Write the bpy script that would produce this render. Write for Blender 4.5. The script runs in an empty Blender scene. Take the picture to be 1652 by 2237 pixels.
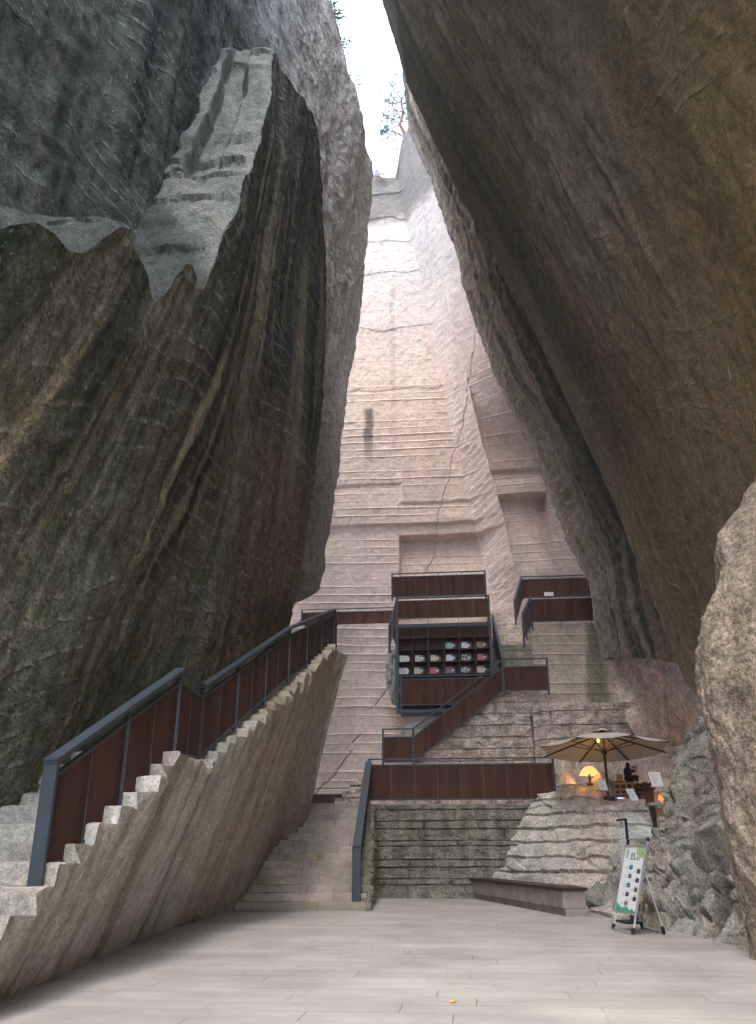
import bpy, bmesh, math, random
import numpy as np
from mathutils import Vector, Matrix
R = math.radians
random.seed(5)
SC = bpy.context.scene
COL = SC.collection

# ------------------------------------------------------------------ camera
FPX, CX, CY = 1834.6, 826.0, 1118.0          # focal length and centre, in a 1652 x 2236 frame
PITCH, YAW, EYE = R(21.94), R(6.0), 1.25
cam = bpy.data.objects.new('camera', bpy.data.cameras.new('camera'))
COL.objects.link(cam)
cam.location = (0, 0, EYE)
cam.rotation_euler = (R(90) + PITCH, 0, YAW)
cam.data.sensor_fit = 'VERTICAL'
cam.data.sensor_height = 24.0
cam.data.lens = FPX / 2236 * 24.0
cam.data.clip_start = 0.1
cam.data.clip_end = 600
SC.camera = cam

# ------------------------------------------------------------------ sky, sun, exposure
SUN_EL, SUN_AZ = R(66), R(200)               # azimuth measured clockwise from +Y
w = bpy.data.worlds.new('World'); SC.world = w
w.use_nodes = True
wt = w.node_tree
sky = wt.nodes.new('ShaderNodeTexSky'); sky.sky_type = 'NISHITA'
sky.sun_disc = False
sky.sun_elevation = SUN_EL; sky.sun_rotation = SUN_AZ
sky.air_density = 1.0; sky.dust_density = 2.0; sky.ozone_density = 1.0
hs = wt.nodes.new('ShaderNodeHueSaturation'); hs.inputs['Saturation'].default_value = 0.7
wt.links.new(sky.outputs[0], hs.inputs['Color'])
bg = wt.nodes['Background']; bg.inputs[1].default_value = 0.15
wt.links.new(hs.outputs[0], bg.inputs[0])
sl = bpy.data.lights.new('sun', 'SUN'); sl.energy = 0.5; sl.angle = R(30); sl.color = (1.0, 0.97, 0.93)
sun = bpy.data.objects.new('sun', sl); COL.objects.link(sun)
sd = Vector((math.sin(SUN_AZ) * math.cos(SUN_EL), math.cos(SUN_AZ) * math.cos(SUN_EL), math.sin(SUN_EL)))
sun.rotation_euler = sd.to_track_quat('Z', 'Y').to_euler()
sun.location = sd * 80
SC.view_settings.view_transform = 'Standard'
SC.view_settings.look = 'None'
SC.view_settings.exposure = 2.95
SC.view_settings.gamma = 1.0
SC.render.engine = 'CYCLES'
SC.cycles.use_denoising = True
SC.cycles.denoiser = 'OPENIMAGEDENOISE'
SC.cycles.denoising_prefilter = 'ACCURATE'
SC.cycles.use_adaptive_sampling = False
SC.cycles.denoising_input_passes = 'RGB_ALBEDO_NORMAL'
SC.cycles.max_bounces = 8
SC.cycles.diffuse_bounces = 5
SC.cycles.sample_clamp_indirect = 8

# ------------------------------------------------------------------ picture ray -> world point
CP, SP, CW, SW = math.cos(PITCH), math.sin(PITCH), math.cos(YAW), math.sin(YAW)
def _ray(x, y):
    u = (x - CX) / FPX; v = (CY - y) / FPX
    fh = CP - v * SP; up = SP + v * CP
    xc = u / fh
    return xc * CW - SW, xc * SW + CW, up / fh
def W(x, y, d):                              # at horizontal distance d along the view
    a, b, c = _ray(x, y); return Vector((a * d, b * d, EYE + c * d))
def WY(x, y, Y):                             # on the plane Y = const
    a, b, c = _ray(x, y); d = Y / b; return Vector((a * d, Y, EYE + c * d))
def WX(x, y, X):
    a, b, c = _ray(x, y); d = X / a; return Vector((X, b * d, EYE + c * d))
def WZ(x, y, z=0.0):                         # on the level z
    a, b, c = _ray(x, y); d = (z - EYE) / c; return Vector((a * d, b * d, z))

# ------------------------------------------------------------------ noise
_rs = np.random.RandomState(11)
_pm = _rs.permutation(256).astype(np.int32)
_tb = (_rs.rand(256) * 2 - 1)
def vn(x, y, z):
    x, y, z = np.broadcast_arrays(np.asarray(x, float), np.asarray(y, float), np.asarray(z, float))
    xi = np.floor(x).astype(np.int32); yi = np.floor(y).astype(np.int32); zi = np.floor(z).astype(np.int32)
    fx = x - xi; fy = y - yi; fz = z - zi
    fx = fx * fx * (3 - 2 * fx); fy = fy * fy * (3 - 2 * fy); fz = fz * fz * (3 - 2 * fz)
    def h(i, j, k): return _tb[_pm[(_pm[(_pm[i & 255] + j) & 255] + k) & 255]]
    r = 0
    for a, wa in ((0, 1 - fx), (1, fx)):
        for b, wb in ((0, 1 - fy), (1, fy)):
            r = r + wa * wb * (h(xi + a, yi + b, zi) * (1 - fz) + h(xi + a, yi + b, zi + 1) * fz)
    return r
def fbm(x, y, z, oct=4, g=0.5):
    r = 0; a = 1.0; t = 0
    for k in range(oct):
        s = 2.03 ** k
        r = r + a * vn(x * s + 17.3 * k, y * s + 5.1 * k, z * s + 9.7 * k); t += a; a *= g
    return r / t * 1.6
def ridge(x, y, z, oct=4):
    r = 0; a = 1.0; t = 0
    for k in range(oct):
        s = 2.1 ** k
        r = r + a * (1 - 2 * np.abs(vn(x * s + 3.3 * k, y * s + 7.1 * k, z * s))); t += a; a *= 0.5
    return r / t
_f3 = _rs.rand(512, 7)
def facets(P, sc, seed=0):
    """broken-rock height: every Worley cell is its own tilted plane"""
    Q = np.asarray(P) * sc + seed * 3.1
    B = np.floor(Q).astype(np.int64); best = np.full(Q.shape[:-1], 1e9); sec = best.copy(); val = np.zeros(Q.shape[:-1])
    for i in (-1, 0, 1):
        for j in (-1, 0, 1):
            for k in (-1, 0, 1):
                C = B + np.array([i, j, k]); h = (C[..., 0] * 73856093 ^ C[..., 1] * 19349663 ^ C[..., 2] * 83492791) & 511
                r = _f3[h]; D = Q - (C + r[..., :3]); d2 = (D ** 2).sum(-1)
                v = (r[..., 3] * 2 - 1) + (D * (r[..., 4:7] * 2 - 1)).sum(-1) * 1.5
                n = d2 < best; sec = np.where(n, best, np.minimum(sec, d2)); val = np.where(n, v, val); best = np.where(n, d2, best)
    return val, np.sqrt(sec) - np.sqrt(best)
def sstep(a, b, x):
    t = np.clip((x - a) / (b - a), 0, 1); return t * t * (3 - 2 * t)
def tab(x, pts):
    p = np.array(pts, float); return np.interp(x, p[:, 0], p[:, 1])

# ------------------------------------------------------------------ mesh helpers
def props(o, label=None, cat=None, group=None, kind=None):
    if label: o['label'] = label
    if cat: o['category'] = cat
    if group: o['group'] = group
    if kind: o['kind'] = kind
    return o
def empty(name, loc, label, cat, group=None):
    o = bpy.data.objects.new(name, None); COL.objects.link(o)
    o.empty_display_size = 0.2
    o.location = loc
    return props(o, label, cat, group)
def link(name, me, mat, parent=None):
    o = bpy.data.objects.new(name, me); COL.objects.link(o)
    if mat is not None: me.materials.append(mat)
    if parent is not None:
        o.parent = parent                    # everything is modelled in world coordinates
        o.matrix_parent_inverse = Matrix.Translation(-Vector(parent.location)) if parent.parent is None else Matrix()
    return o
def normals(P):
    du = np.gradient(P, axis=1); dv = np.gradient(P, axis=0)
    n = np.cross(du, dv); l = np.linalg.norm(n, axis=2, keepdims=True); l[l < 1e-9] = 1
    return n / l
def grids(name, gl, mat, parent=None, sharp=None, smooth=True):
    """gl: list of (P[nv,nu,3], UV[nv,nu,2], flip) sheets -> ONE mesh object"""
    V = []; Fq = []; U = []; off = 0
    for P, UV, flip in gl:
        nv, nu = P.shape[:2]
        idx = np.arange(nv * nu).reshape(nv, nu) + off
        q = np.stack([idx[:-1, :-1], idx[:-1, 1:], idx[1:, 1:], idx[1:, :-1]], -1).reshape(-1, 4)
        if flip: q = q[:, ::-1]
        V.append(P.reshape(-1, 3)); Fq.append(q); U.append(UV.reshape(-1, 2)); off += nv * nu
    V = np.concatenate(V); Fq = np.concatenate(Fq); U = np.concatenate(U)
    me = bpy.data.meshes.new(name)
    me.vertices.add(len(V)); me.vertices.foreach_set('co', V.astype(np.float32).ravel())
    n = len(Fq)
    me.loops.add(n * 4); me.loops.foreach_set('vertex_index', Fq.astype(np.int32).ravel())
    me.polygons.add(n); me.polygons.foreach_set('loop_start', np.arange(0, n * 4, 4, dtype=np.int32))
    me.polygons.foreach_set('use_smooth', np.full(n, smooth))
    uv = me.uv_layers.new(name='UVMap')
    uv.data.foreach_set('uv', U[Fq.ravel()].astype(np.float32).ravel())
    me.update(calc_edges=True)
    if sharp: me.set_sharp_from_angle(angle=R(sharp))
    return link(name, me, mat, parent)
def catmull(C, n):
    """C[k,...] control rows -> n samples along axis 0 (Catmull-Rom)"""
    C = np.asarray(C, float); k = len(C)
    t = np.linspace(0, k - 1, n); i = np.clip(np.floor(t).astype(int), 0, k - 2); f = (t - i)
    f = f.reshape((-1,) + (1,) * (C.ndim - 1))
    p0 = C[np.clip(i - 1, 0, k - 1)]; p1 = C[i]; p2 = C[i + 1]; p3 = C[np.clip(i + 2, 0, k - 1)]
    return 0.5 * (2 * p1 + (p2 - p0) * f + (2 * p0 - 5 * p1 + 4 * p2 - p3) * f * f + (3 * p1 - p0 - 3 * p2 + p3) * f ** 3)
def patch(C, nu, nv):
    """control grid [rows][cols] of Vectors -> P[nv,nu,3] and metric UV"""
    A = np.array([[list(p) for p in row] for row in C])
    A = catmull(A, nv)
    A = np.swapaxes(catmull(np.swapaxes(A, 0, 1), nu), 0, 1)
    du = np.linalg.norm(np.diff(A, axis=1), axis=2).mean(0); dv = np.linalg.norm(np.diff(A, axis=0), axis=2).mean(1)
    uu = np.concatenate([[0], np.cumsum(du)]); vv = np.concatenate([[0], np.cumsum(dv)])
    UV = np.stack(np.broadcast_arrays(uu[None, :], vv[:, None]), -1)
    return A, UV

class MB:
    """collects simple solids, builds them as one mesh"""
    def __init__(s): s.v = []; s.f = []
    def add(s, vs, fs):
        o = len(s.v); s.v += [tuple(v) for v in vs]; s.f += [tuple(i + o for i in f) for f in fs]; return s
    def hexa(s, a):                         # 8 corners: bottom 4 ccw, top 4 ccw
        return s.add(a, [(3, 2, 1, 0), (4, 5, 6, 7), (0, 1, 5, 4), (1, 2, 6, 5), (2, 3, 7, 6), (3, 0, 4, 7)])
    def box(s, x0, x1, y0, y1, z0, z1):
        return s.hexa([(x0, y0, z0), (x1, y0, z0), (x1, y1, z0), (x0, y1, z0), (x0, y0, z1), (x1, y0, z1), (x1, y1, z1), (x0, y1, z1)])
    def beam(s, p, q, wd, ht, side=None):   # rectangular bar from p to q, wd sideways, ht "up"
        p = Vector(p); q = Vector(q); d = (q - p).normalized()
        if side is None:
            side = Vector((0, 0, 1)).cross(d)
            if side.length < 1e-3: side = Vector((1, 0, 0))
        a = Vector(side); a = (a - d * a.dot(d)).normalized(); b = d.cross(a)
        a = a * wd / 2; b = b * ht / 2
        return s.hexa([p - a - b, p + a - b, p + a + b, p - a + b, q - a - b, q + a - b, q + a + b, q - a + b][:4] + [q - a - b, q + a - b, q + a + b, q - a + b])
    def tube(s, pts, r, n=8, cap=True):
        pts = [Vector(p) for p in pts]; rs = r if isinstance(r, (list, tuple)) else [r] * len(pts)
        rings = []
        for i, p in enumerate(pts):
            d = (pts[min(i + 1, len(pts) - 1)] - pts[max(i - 1, 0)]).normalized()
            a = d.cross(Vector((0.31, 0.17, 0.93))); a.normalize(); b = d.cross(a)
            rings.append([p + (a * math.cos(k * 2 * math.pi / n) + b * math.sin(k * 2 * math.pi / n)) * rs[i] for k in range(n)])
        vs = [v for r_ in rings for v in r_]; fs = []
        for i in range(len(pts) - 1):
            for k in range(n):
                fs.append((i * n + k, i * n + (k + 1) % n, (i + 1) * n + (k + 1) % n, (i + 1) * n + k))
        if cap: fs += [tuple(range(n))[::-1], tuple(range((len(pts) - 1) * n, len(pts) * n))]
        return s.add(vs, fs)
    def lathe(s, prof, c, n=20):            # prof [(r,z)]
        vs = []; fs = []
        for r_, z in prof:
            for k in range(n):
                a = k * 2 * math.pi / n; vs.append((c[0] + r_ * math.cos(a), c[1] + r_ * math.sin(a), c[2] + z))
        for i in range(len(prof) - 1):
            for k in range(n): fs.append((i * n + k, i * n + (k + 1) % n, (i + 1) * n + (k + 1) % n, (i + 1) * n + k))
        return s.add(vs, fs)
    def prism(s, poly, d):                  # planar polygon (3D points) pushed by vector d
        n = len(poly); d = Vector(d); a = [Vector(p) for p in poly]; b = [p + d for p in a]
        return s.add(a + b, [tuple(range(n))[::-1], tuple(range(n, 2 * n))] + [(i, (i + 1) % n, n + (i + 1) % n, n + i) for i in range(n)])
    def build(s, name, mat, parent=None, smooth=False, bevel=0):
        me = bpy.data.meshes.new(name); me.from_pydata(s.v, [], s.f)
        bm = bmesh.new(); bm.from_mesh(me); bmesh.ops.recalc_face_normals(bm, faces=bm.faces)
        if bevel: bmesh.ops.bevel(bm, geom=list(bm.edges), offset=bevel, segments=1, affect='EDGES', clamp_overlap=True)
        bm.to_mesh(me); bm.free()
        if smooth: me.polygons.foreach_set('use_smooth', [True] * len(me.polygons)); me.set_sharp_from_angle(angle=R(40))
        return link(name, me, mat, parent)

# ------------------------------------------------------------------ materials
class NT:
    def __init__(s, name):
        s.m = bpy.data.materials.new(name); s.m.use_nodes = True; s.t = s.m.node_tree
        s.b = s.t.nodes['Principled BSDF']; s.b.inputs['Roughness'].default_value = 0.9
        s.b.inputs['Specular IOR Level'].default_value = 0.25
        s.tc = s.t.nodes.new('ShaderNodeTexCoord')
    def new(s, t): return s.t.nodes.new(t)
    def put(s, sock, v):
        if isinstance(v, bpy.types.NodeSocket): s.t.links.new(v, sock)
        elif v is not None:
            if sock.type == 'RGBA' and not hasattr(v, '__len__'): v = (v, v, v, 1)
            elif sock.type == 'RGBA' and len(v) == 3: v = (*v, 1)
            sock.default_value = v
    def uv(s): return s.tc.outputs['UV']
    def ob(s): return s.tc.outputs['Object']
    def mp(s, vec, sc=(1, 1, 1), rot=(0, 0, 0), loc=(0, 0, 0)):
        n = s.new('ShaderNodeMapping'); s.put(n.inputs[0], vec); n.inputs[1].default_value = loc; n.inputs[2].default_value = rot
        n.inputs[3].default_value = sc if hasattr(sc, '__len__') else (sc,) * 3; return n.outputs[0]
    def noise(s, vec, scale=1, det=3, rough=0.55, dist=0):
        n = s.new('ShaderNodeTexNoise'); s.put(n.inputs['Vector'], vec); n.inputs['Scale'].default_value = scale
        n.inputs['Detail'].default_value = det; n.inputs['Roughness'].default_value = rough; n.inputs['Distortion'].default_value = dist
        return n.outputs[0]
    def voro(s, vec, scale=1, feat='F1', rnd=1):
        n = s.new('ShaderNodeTexVoronoi'); s.put(n.inputs['Vector'], vec); n.inputs['Scale'].default_value = scale; n.feature = feat
        n.inputs['Randomness'].default_value = rnd; return n.outputs['Distance']
    def wave(s, vec, scale=1, dist=0, det=2, dsc=1, typ='BANDS', prof='SIN'):
        n = s.new('ShaderNodeTexWave'); s.put(n.inputs['Vector'], vec); n.inputs['Scale'].default_value = scale; n.wave_type = typ; n.wave_profile = prof
        n.inputs['Distortion'].default_value = dist; n.inputs['Detail'].default_value = det; n.inputs['Detail Scale'].default_value = dsc
        return n.outputs['Fac']
    def math(s, op, a, b=0.5, c=None):
        n = s.new('ShaderNodeMath'); n.operation = op; s.put(n.inputs[0], a); s.put(n.inputs[1], b)
        if c is not None: s.put(n.inputs[2], c)
        return n.outputs[0]
    def rng(s, v, a, b, lo=0, hi=1, smooth=True):
        n = s.new('ShaderNodeMapRange'); n.interpolation_type = 'SMOOTHSTEP' if smooth else 'LINEAR'
        s.put(n.inputs[0], v)
        for i, k in enumerate((a, b, lo, hi)): s.put(n.inputs[1 + i], k)
        return n.outputs[0]
    def mix(s, f, a, b, mode='MIX'):
        n = s.new('ShaderNodeMix'); n.data_type = 'RGBA'; n.blend_type = mode
        s.put(n.inputs[0], f); s.put(n.inputs[6], a); s.put(n.inputs[7], b); return n.outputs[2]
    def sep(s, v):
        n = s.new('ShaderNodeSeparateXYZ'); s.put(n.inputs[0], v); return n.outputs
    def bump(s, h, strength=0.5, dist=0.05, prev=None):
        n = s.new('ShaderNodeBump'); s.put(n.inputs['Height'], h); n.inputs['Strength'].default_value = strength; n.inputs['Distance'].default_value = dist
        if prev is not None: s.put(n.inputs['Normal'], prev)
        return n.outputs[0]
    def done(s, col=None, normal=None, rough=None, emit=None, es=0, metal=None):
        s.put(s.b.inputs['Base Color'], col); s.put(s.b.inputs['Roughness'], rough); s.put(s.b.inputs['Metallic'], metal)
        if normal is not None: s.put(s.b.inputs['Normal'], normal)
        if emit is not None: s.put(s.b.inputs['Emission Color'], emit); s.b.inputs['Emission Strength'].default_value = es
        return s.m

def rock_mat(name, base, dark, tint, moss, streak=0.6, mossy=0.4, lichen=0.0, hatch=0.0, bs=0.5, streak_scale=1.0, zones=None, pit=0.0, course=0.0, fine=22, var=1.0, hs=4.2, stains=(), glow=None, micro=1.0, hang=52, tool=None):
    n = NT(name); uv = n.uv(); ob = n.ob()
    big = n.noise(n.mp(uv, (0.5, 0.05, 1)), 1, 3)
    c = n.mix(n.rng(big, 0.35, 0.68), base, tint)
    s1 = n.noise(n.mp(uv, (1.1 * streak_scale, 0.03 * streak_scale, 1)), 1, 2.6, 0.5, 0.04)
    c = n.mix(n.math('MULTIPLY', n.rng(s1, 0.46, 0.66), streak), c, dark)
    s2 = n.noise(n.mp(uv, (2.6 * streak_scale, 0.08 * streak_scale, 1), loc=(7, 3, 0)), 1, 2.4, 0.5, 0.04)
    c = n.mix(n.math('MULTIPLY', n.rng(s2, 0.52, 0.7), streak * 0.7), c, dark)
    m1 = n.noise(n.mp(uv, (0.8, 0.05, 1), loc=(3, 9, 0)), 1, 3, 0.55)
    c = n.mix(n.math('MULTIPLY', n.rng(m1, 0.5, 0.68), mossy), c, moss)
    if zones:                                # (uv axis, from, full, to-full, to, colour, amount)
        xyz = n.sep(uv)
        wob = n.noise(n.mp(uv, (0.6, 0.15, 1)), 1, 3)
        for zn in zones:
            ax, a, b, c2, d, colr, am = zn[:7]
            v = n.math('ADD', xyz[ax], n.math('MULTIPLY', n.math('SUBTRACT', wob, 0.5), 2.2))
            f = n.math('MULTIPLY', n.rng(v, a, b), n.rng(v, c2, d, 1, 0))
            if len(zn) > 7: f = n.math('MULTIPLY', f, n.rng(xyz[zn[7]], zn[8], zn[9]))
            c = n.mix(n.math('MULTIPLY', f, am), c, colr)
    if glow:                                 # narrow paler streaks
        g1 = n.noise(n.mp(uv, (1.7 * streak_scale, 0.03 * streak_scale, 1), loc=(2, 8, 0)), 1, 2.4, 0.5, 0.04)
        g2 = n.noise(n.mp(uv, (0.25, 0.1, 1), loc=(1, 4, 0)), 1, 3)
        c = n.mix(n.math('MULTIPLY', n.math('MULTIPLY', n.rng(g1, 0.5, 0.68), n.rng(g2, 0.38, 0.6)), glow[1]), c, glow[0])
    for u0, hw_, v0, v1, colr, am in stains:
        xyz = n.sep(uv)
        wb_ = n.math('MULTIPLY', n.math('SUBTRACT', n.noise(n.mp(uv, (3, 0.8, 1)), 1, 3), 0.5), hw_ * 1.6)
        dx_ = n.math('ABSOLUTE', n.math('ADD', n.math('SUBTRACT', xyz[0], u0), wb_))
        f = n.math('MULTIPLY', n.rng(dx_, hw_ * 0.35, hw_, 1, 0), n.math('MULTIPLY', n.rng(xyz[1], v0, v0 + (v1 - v0) * 0.7), n.rng(xyz[1], v1 - 0.15, v1, 1, 0)))
        c = n.mix(n.math('MULTIPLY', f, am), c, colr)
    tl = None
    if tool:                                 # broken lines left by the quarrymen's picks
        xyz = n.sep(uv); sp_, tilt_, tcol, tam = tool
        for kk, (s_, t__, of_) in enumerate(((sp_, tilt_, 0.0), (sp_ * 1.55, -tilt_ * 2.2, 0.37))):
            ph = n.math('ADD', n.math('ADD', xyz[1], n.math('MULTIPLY', xyz[0], t__)), n.math('MULTIPLY', n.noise(n.mp(uv, (0.9, 0.9, 1), loc=(kk * 5, 2, 0)), 1, 3), s_ * 1.1))
            fr = n.math('FRACT', n.math('ADD', n.math('DIVIDE', ph, s_), of_))
            ln = n.math('MULTIPLY', n.rng(fr, 0.0, 0.10), n.rng(fr, 0.10, 0.34, 1, 0))
            g_ = n.math('MULTIPLY', n.rng(n.noise(n.mp(uv, (0.45, 0.45, 1), loc=(3 + 7 * kk, 1, 0)), 1, 3), 0.46, 0.62), n.rng(n.noise(n.mp(uv, (3.5, 9, 1), loc=(1, 6 * kk, 0)), 1, 3), 0.38, 0.6))
            ln = n.math('MULTIPLY', ln, g_)
            tl = ln if tl is None else n.math('MAXIMUM', tl, ln)
        c = n.mix(n.math('MULTIPLY', tl, tam), c, tcol)
    f1 = n.noise(ob, 3.2, 6, 0.68)
    c = n.mix(0.75, c, n.rng(f1, 0.3, 0.72, 1 - 0.62 * var, 1 + 0.5 * var, False), 'MULTIPLY')
    f2 = n.noise(ob, fine, 4, 0.7)
    c = n.mix(0.9, c, n.rng(f2, 0.32, 0.7, 1 - 0.62 * var, 1 + 0.55 * var, False), 'MULTIPLY')
    f3 = n.noise(ob, fine * 2.7, 2, 0.6)
    c = n.mix(0.8, c, n.rng(f3, 0.3, 0.7, 1 - 0.5 * var, 1 + 0.5 * var, False), 'MULTIPLY')
    if lichen:
        lv = n.voro(n.mp(ob, 1.0), 5.5); gate = n.noise(ob, 0.9, 3)
        l = n.math('MULTIPLY', n.rng(lv, 0.1, 0.17, 1, 0), n.rng(gate, 0.5, 0.62))
        c = n.mix(n.math('MULTIPLY', l, lichen), c, (0.34, 0.38, 0.35))
        lv = n.noise(ob, 14, 3, 0.6); gate = n.noise(ob, 0.5, 2)
        l = n.math('MULTIPLY', n.rng(lv, 0.62, 0.7), n.rng(gate, 0.5, 0.6))
        c = n.mix(n.math('MULTIPLY', l, lichen * 0.6), c, (0.36, 0.4, 0.37))
    if pit:
        pv = n.voro(ob, 9); c = n.mix(n.math('MULTIPLY', n.rng(pv, 0.08, 0.2, 1, 0), pit), c, (0.03, 0.025, 0.02))
    if hatch:
        wv = n.noise(n.mp(n.mp(uv, 1.0, rot=(0, 0, R(hang))), (4.5, 15, 1)), 1, 3, 0.65, 0.8)
        wv2 = n.noise(n.mp(n.mp(uv, 1.0, rot=(0, 0, R(hang - 80))), (4.5, 13, 1)), 1, 3, 0.65, 0.8)
        gt = n.noise(n.mp(uv, (0.35, 0.35, 1), loc=(5, 1, 0)), 1, 3)
        hh = n.math('MULTIPLY', n.mix(n.rng(gt, 0.4, 0.6), wv, wv2), hatch * 1.6)
        c = n.mix(min(1.0, hatch * 1.1), c, n.rng(n.mix(n.rng(gt, 0.4, 0.6), wv, wv2), 0.36, 0.64, 0.6, 1.4, False), 'MULTIPLY')
    h = n.math('ADD', n.math('MULTIPLY', f1, 0.9), n.math('MULTIPLY', f2, 0.42 * micro))
    h = n.math('ADD', h, n.math('MULTIPLY', f3, 0.16 * micro))
    if hatch:
        h = n.math('ADD', h, hh)
    if tl is not None: h = n.math('ADD', h, n.math('MULTIPLY', tl, 0.9))
    if course:
        cw = n.wave(n.mp(uv, (0.05, 1, 1)), 0.62, 1.2, 3, 1.5, prof='SAW')
        h = n.math('ADD', h, n.math('MULTIPLY', cw, course))
    return n.done(c, n.bump(h, bs, 0.09), 0.93)

M = {}
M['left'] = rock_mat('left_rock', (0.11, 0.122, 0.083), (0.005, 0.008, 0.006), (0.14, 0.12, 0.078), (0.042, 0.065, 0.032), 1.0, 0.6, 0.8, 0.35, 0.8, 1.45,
    zones=[(1, -9, -8, 3.2, 7.0, (0.22, 0.225, 0.155), 0.6), (1, 8.5, 13, 60, 61, (0.04, 0.048, 0.042), 0.5), (0, 13.0, 14.6, 30, 31, (0.27, 0.175, 0.11), 0.6, 1, 14.0, 9.0)],  # first zone: light from the open front painted into the foot of the wall
    glow=((0.37, 0.315, 0.205), 0.8), pit=0.5, tool=(0.3, 0.22, (0.3, 0.285, 0.23), 0.75))
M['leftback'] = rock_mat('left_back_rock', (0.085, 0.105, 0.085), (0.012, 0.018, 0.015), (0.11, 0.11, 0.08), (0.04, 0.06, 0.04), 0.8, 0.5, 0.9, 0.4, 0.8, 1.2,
    zones=[(1, 22.5, 27, 60, 70, (0.44, 0.45, 0.45), 0.8), (0, 59.5, 64.0, 78, 79, (0.24, 0.195, 0.155), 0.85), (0, 59.0, 63.5, 78, 79, (0.66, 0.63, 0.59), 0.92, 1, 13.0, 20.0)],  # pale zones put sky-slot light on the rim and far strip into the colour
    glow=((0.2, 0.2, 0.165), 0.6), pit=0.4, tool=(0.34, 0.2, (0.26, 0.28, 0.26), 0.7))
M['ledge'] = rock_mat('ledge_rock', (0.2, 0.21, 0.185), (0.08, 0.09, 0.08), (0.215, 0.21, 0.175), (0.12, 0.14, 0.11), 0.25, 0.4, 0.9, 0.3, 0.8, 0.6,
    zones=[(0, 70, 72, 102.8, 104.2, (0.045, 0.05, 0.042), 0.9)], pit=0.4)
M['stairrock'] = rock_mat('stair_rock', (0.5, 0.475, 0.415), (0.2, 0.19, 0.135), (0.47, 0.4, 0.34), (0.32, 0.335, 0.26), 0.75, 0.5, 0.2, 0.15, 0.5, 1.5,
    zones=[(0, 14, 17.5, 40, 50, (0.32, 0.245, 0.15), 0.65)], glow=((0.56, 0.49, 0.4), 0.7), var=0.6)
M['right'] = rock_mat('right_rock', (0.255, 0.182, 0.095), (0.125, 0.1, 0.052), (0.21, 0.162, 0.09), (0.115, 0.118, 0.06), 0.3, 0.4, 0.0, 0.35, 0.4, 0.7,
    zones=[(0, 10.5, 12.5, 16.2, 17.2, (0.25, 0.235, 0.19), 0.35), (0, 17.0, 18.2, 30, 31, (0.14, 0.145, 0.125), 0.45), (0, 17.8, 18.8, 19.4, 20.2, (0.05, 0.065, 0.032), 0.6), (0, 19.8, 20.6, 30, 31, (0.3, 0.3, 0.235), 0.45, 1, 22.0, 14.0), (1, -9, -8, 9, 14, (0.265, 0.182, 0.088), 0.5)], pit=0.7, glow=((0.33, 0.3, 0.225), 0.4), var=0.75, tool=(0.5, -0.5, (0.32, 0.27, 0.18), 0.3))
M['rightfar'] = rock_mat('right_far_rock', (0.25, 0.205, 0.155), (0.05, 0.055, 0.038), (0.29, 0.21, 0.15), (0.08, 0.095, 0.05), 0.9, 0.5, 0.3, 0.3, 0.6, 1.3, glow=((0.4, 0.36, 0.29), 0.5),
    zones=[(0, 29.6, 30.3, 40, 41, (0.4, 0.33, 0.28), 0.6)])
_st = WY(806, 960, 38.0); _s2 = WY(860, 960, 38.0); _s3 = WY(782, 690, 38.0)
M['pink'] = rock_mat('pink_wall', (0.565, 0.45, 0.385), (0.46, 0.365, 0.315), (0.54, 0.415, 0.35), (0.52, 0.46, 0.41), 0.35, 0.3, 0.0, 0.25, 0.3, 1.2,
    zones=[(1, 23, 31, 60, 70, (0.42, 0.395, 0.375), 0.8), (1, 33.6, 35.0, 60, 70, (0.12, 0.11, 0.1), 0.9)], var=0.4,
    stains=[(_st.x, 0.34, WY(806, 1045, 38).z, WY(806, 890, 38).z, (0.1, 0.095, 0.09), 0.85), (_s2.x, 0.2, 17, 30, (0.33, 0.29, 0.27), 0.5), (_s3.x, 0.25, WY(782, 700, 38).z, WY(782, 660, 38).z, (0.2, 0.19, 0.18), 0.6), (_st.x - 0.9, 0.25, 17.5, 29, (0.4, 0.34, 0.31), 0.4)])
M['pinklow'] = rock_mat('pink_low_wall', (0.68, 0.545, 0.465), (0.56, 0.44, 0.375), (0.64, 0.5, 0.425), (0.55, 0.48, 0.41), 0.25, 0.2, 0.0, 0.3, 0.3, 1.2, var=0.35)
M['mossywall'] = rock_mat('mossy_grooved_wall', (0.52, 0.42, 0.34), (0.3, 0.27, 0.2), (0.5, 0.41, 0.33), (0.3, 0.29, 0.2), 0.4, 0.35, 0.0, 0.5, 0.4, 1.2,
    zones=[(0, 4.6, 5.0, 5.6, 6.0, (0.12, 0.135, 0.075), 0.8)], var=0.5)
M['terrace'] = rock_mat('terrace_rock', (0.6, 0.56, 0.48), (0.34, 0.33, 0.25), (0.62, 0.51, 0.42), (0.42, 0.44, 0.33), 0.4, 0.5, 0.1, 0.4, 0.7, 1.3, var=0.7)
M['grey'] = rock_mat('grey_rock', (0.41, 0.395, 0.335), (0.14, 0.14, 0.115), (0.42, 0.35, 0.28), (0.27, 0.3, 0.22), 0.5, 0.6, 0.3, 0.0, 0.8, glow=((0.52, 0.53, 0.46), 0.5))
M['pillar'] = rock_mat('pillar_rock', (0.3, 0.235, 0.175), (0.13, 0.105, 0.07), (0.33, 0.26, 0.2), (0.15, 0.155, 0.1), 0.6, 0.45, 0.35, 0.0, 0.8, fine=15, glow=((0.42, 0.36, 0.29), 0.35))
M['block'] = rock_mat('block_stone', (0.6, 0.5, 0.42), (0.38, 0.33, 0.26), (0.58, 0.45, 0.38), (0.24, 0.23, 0.15), 0.3, 0.4, 0.0, 0.0, 0.7)
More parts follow.
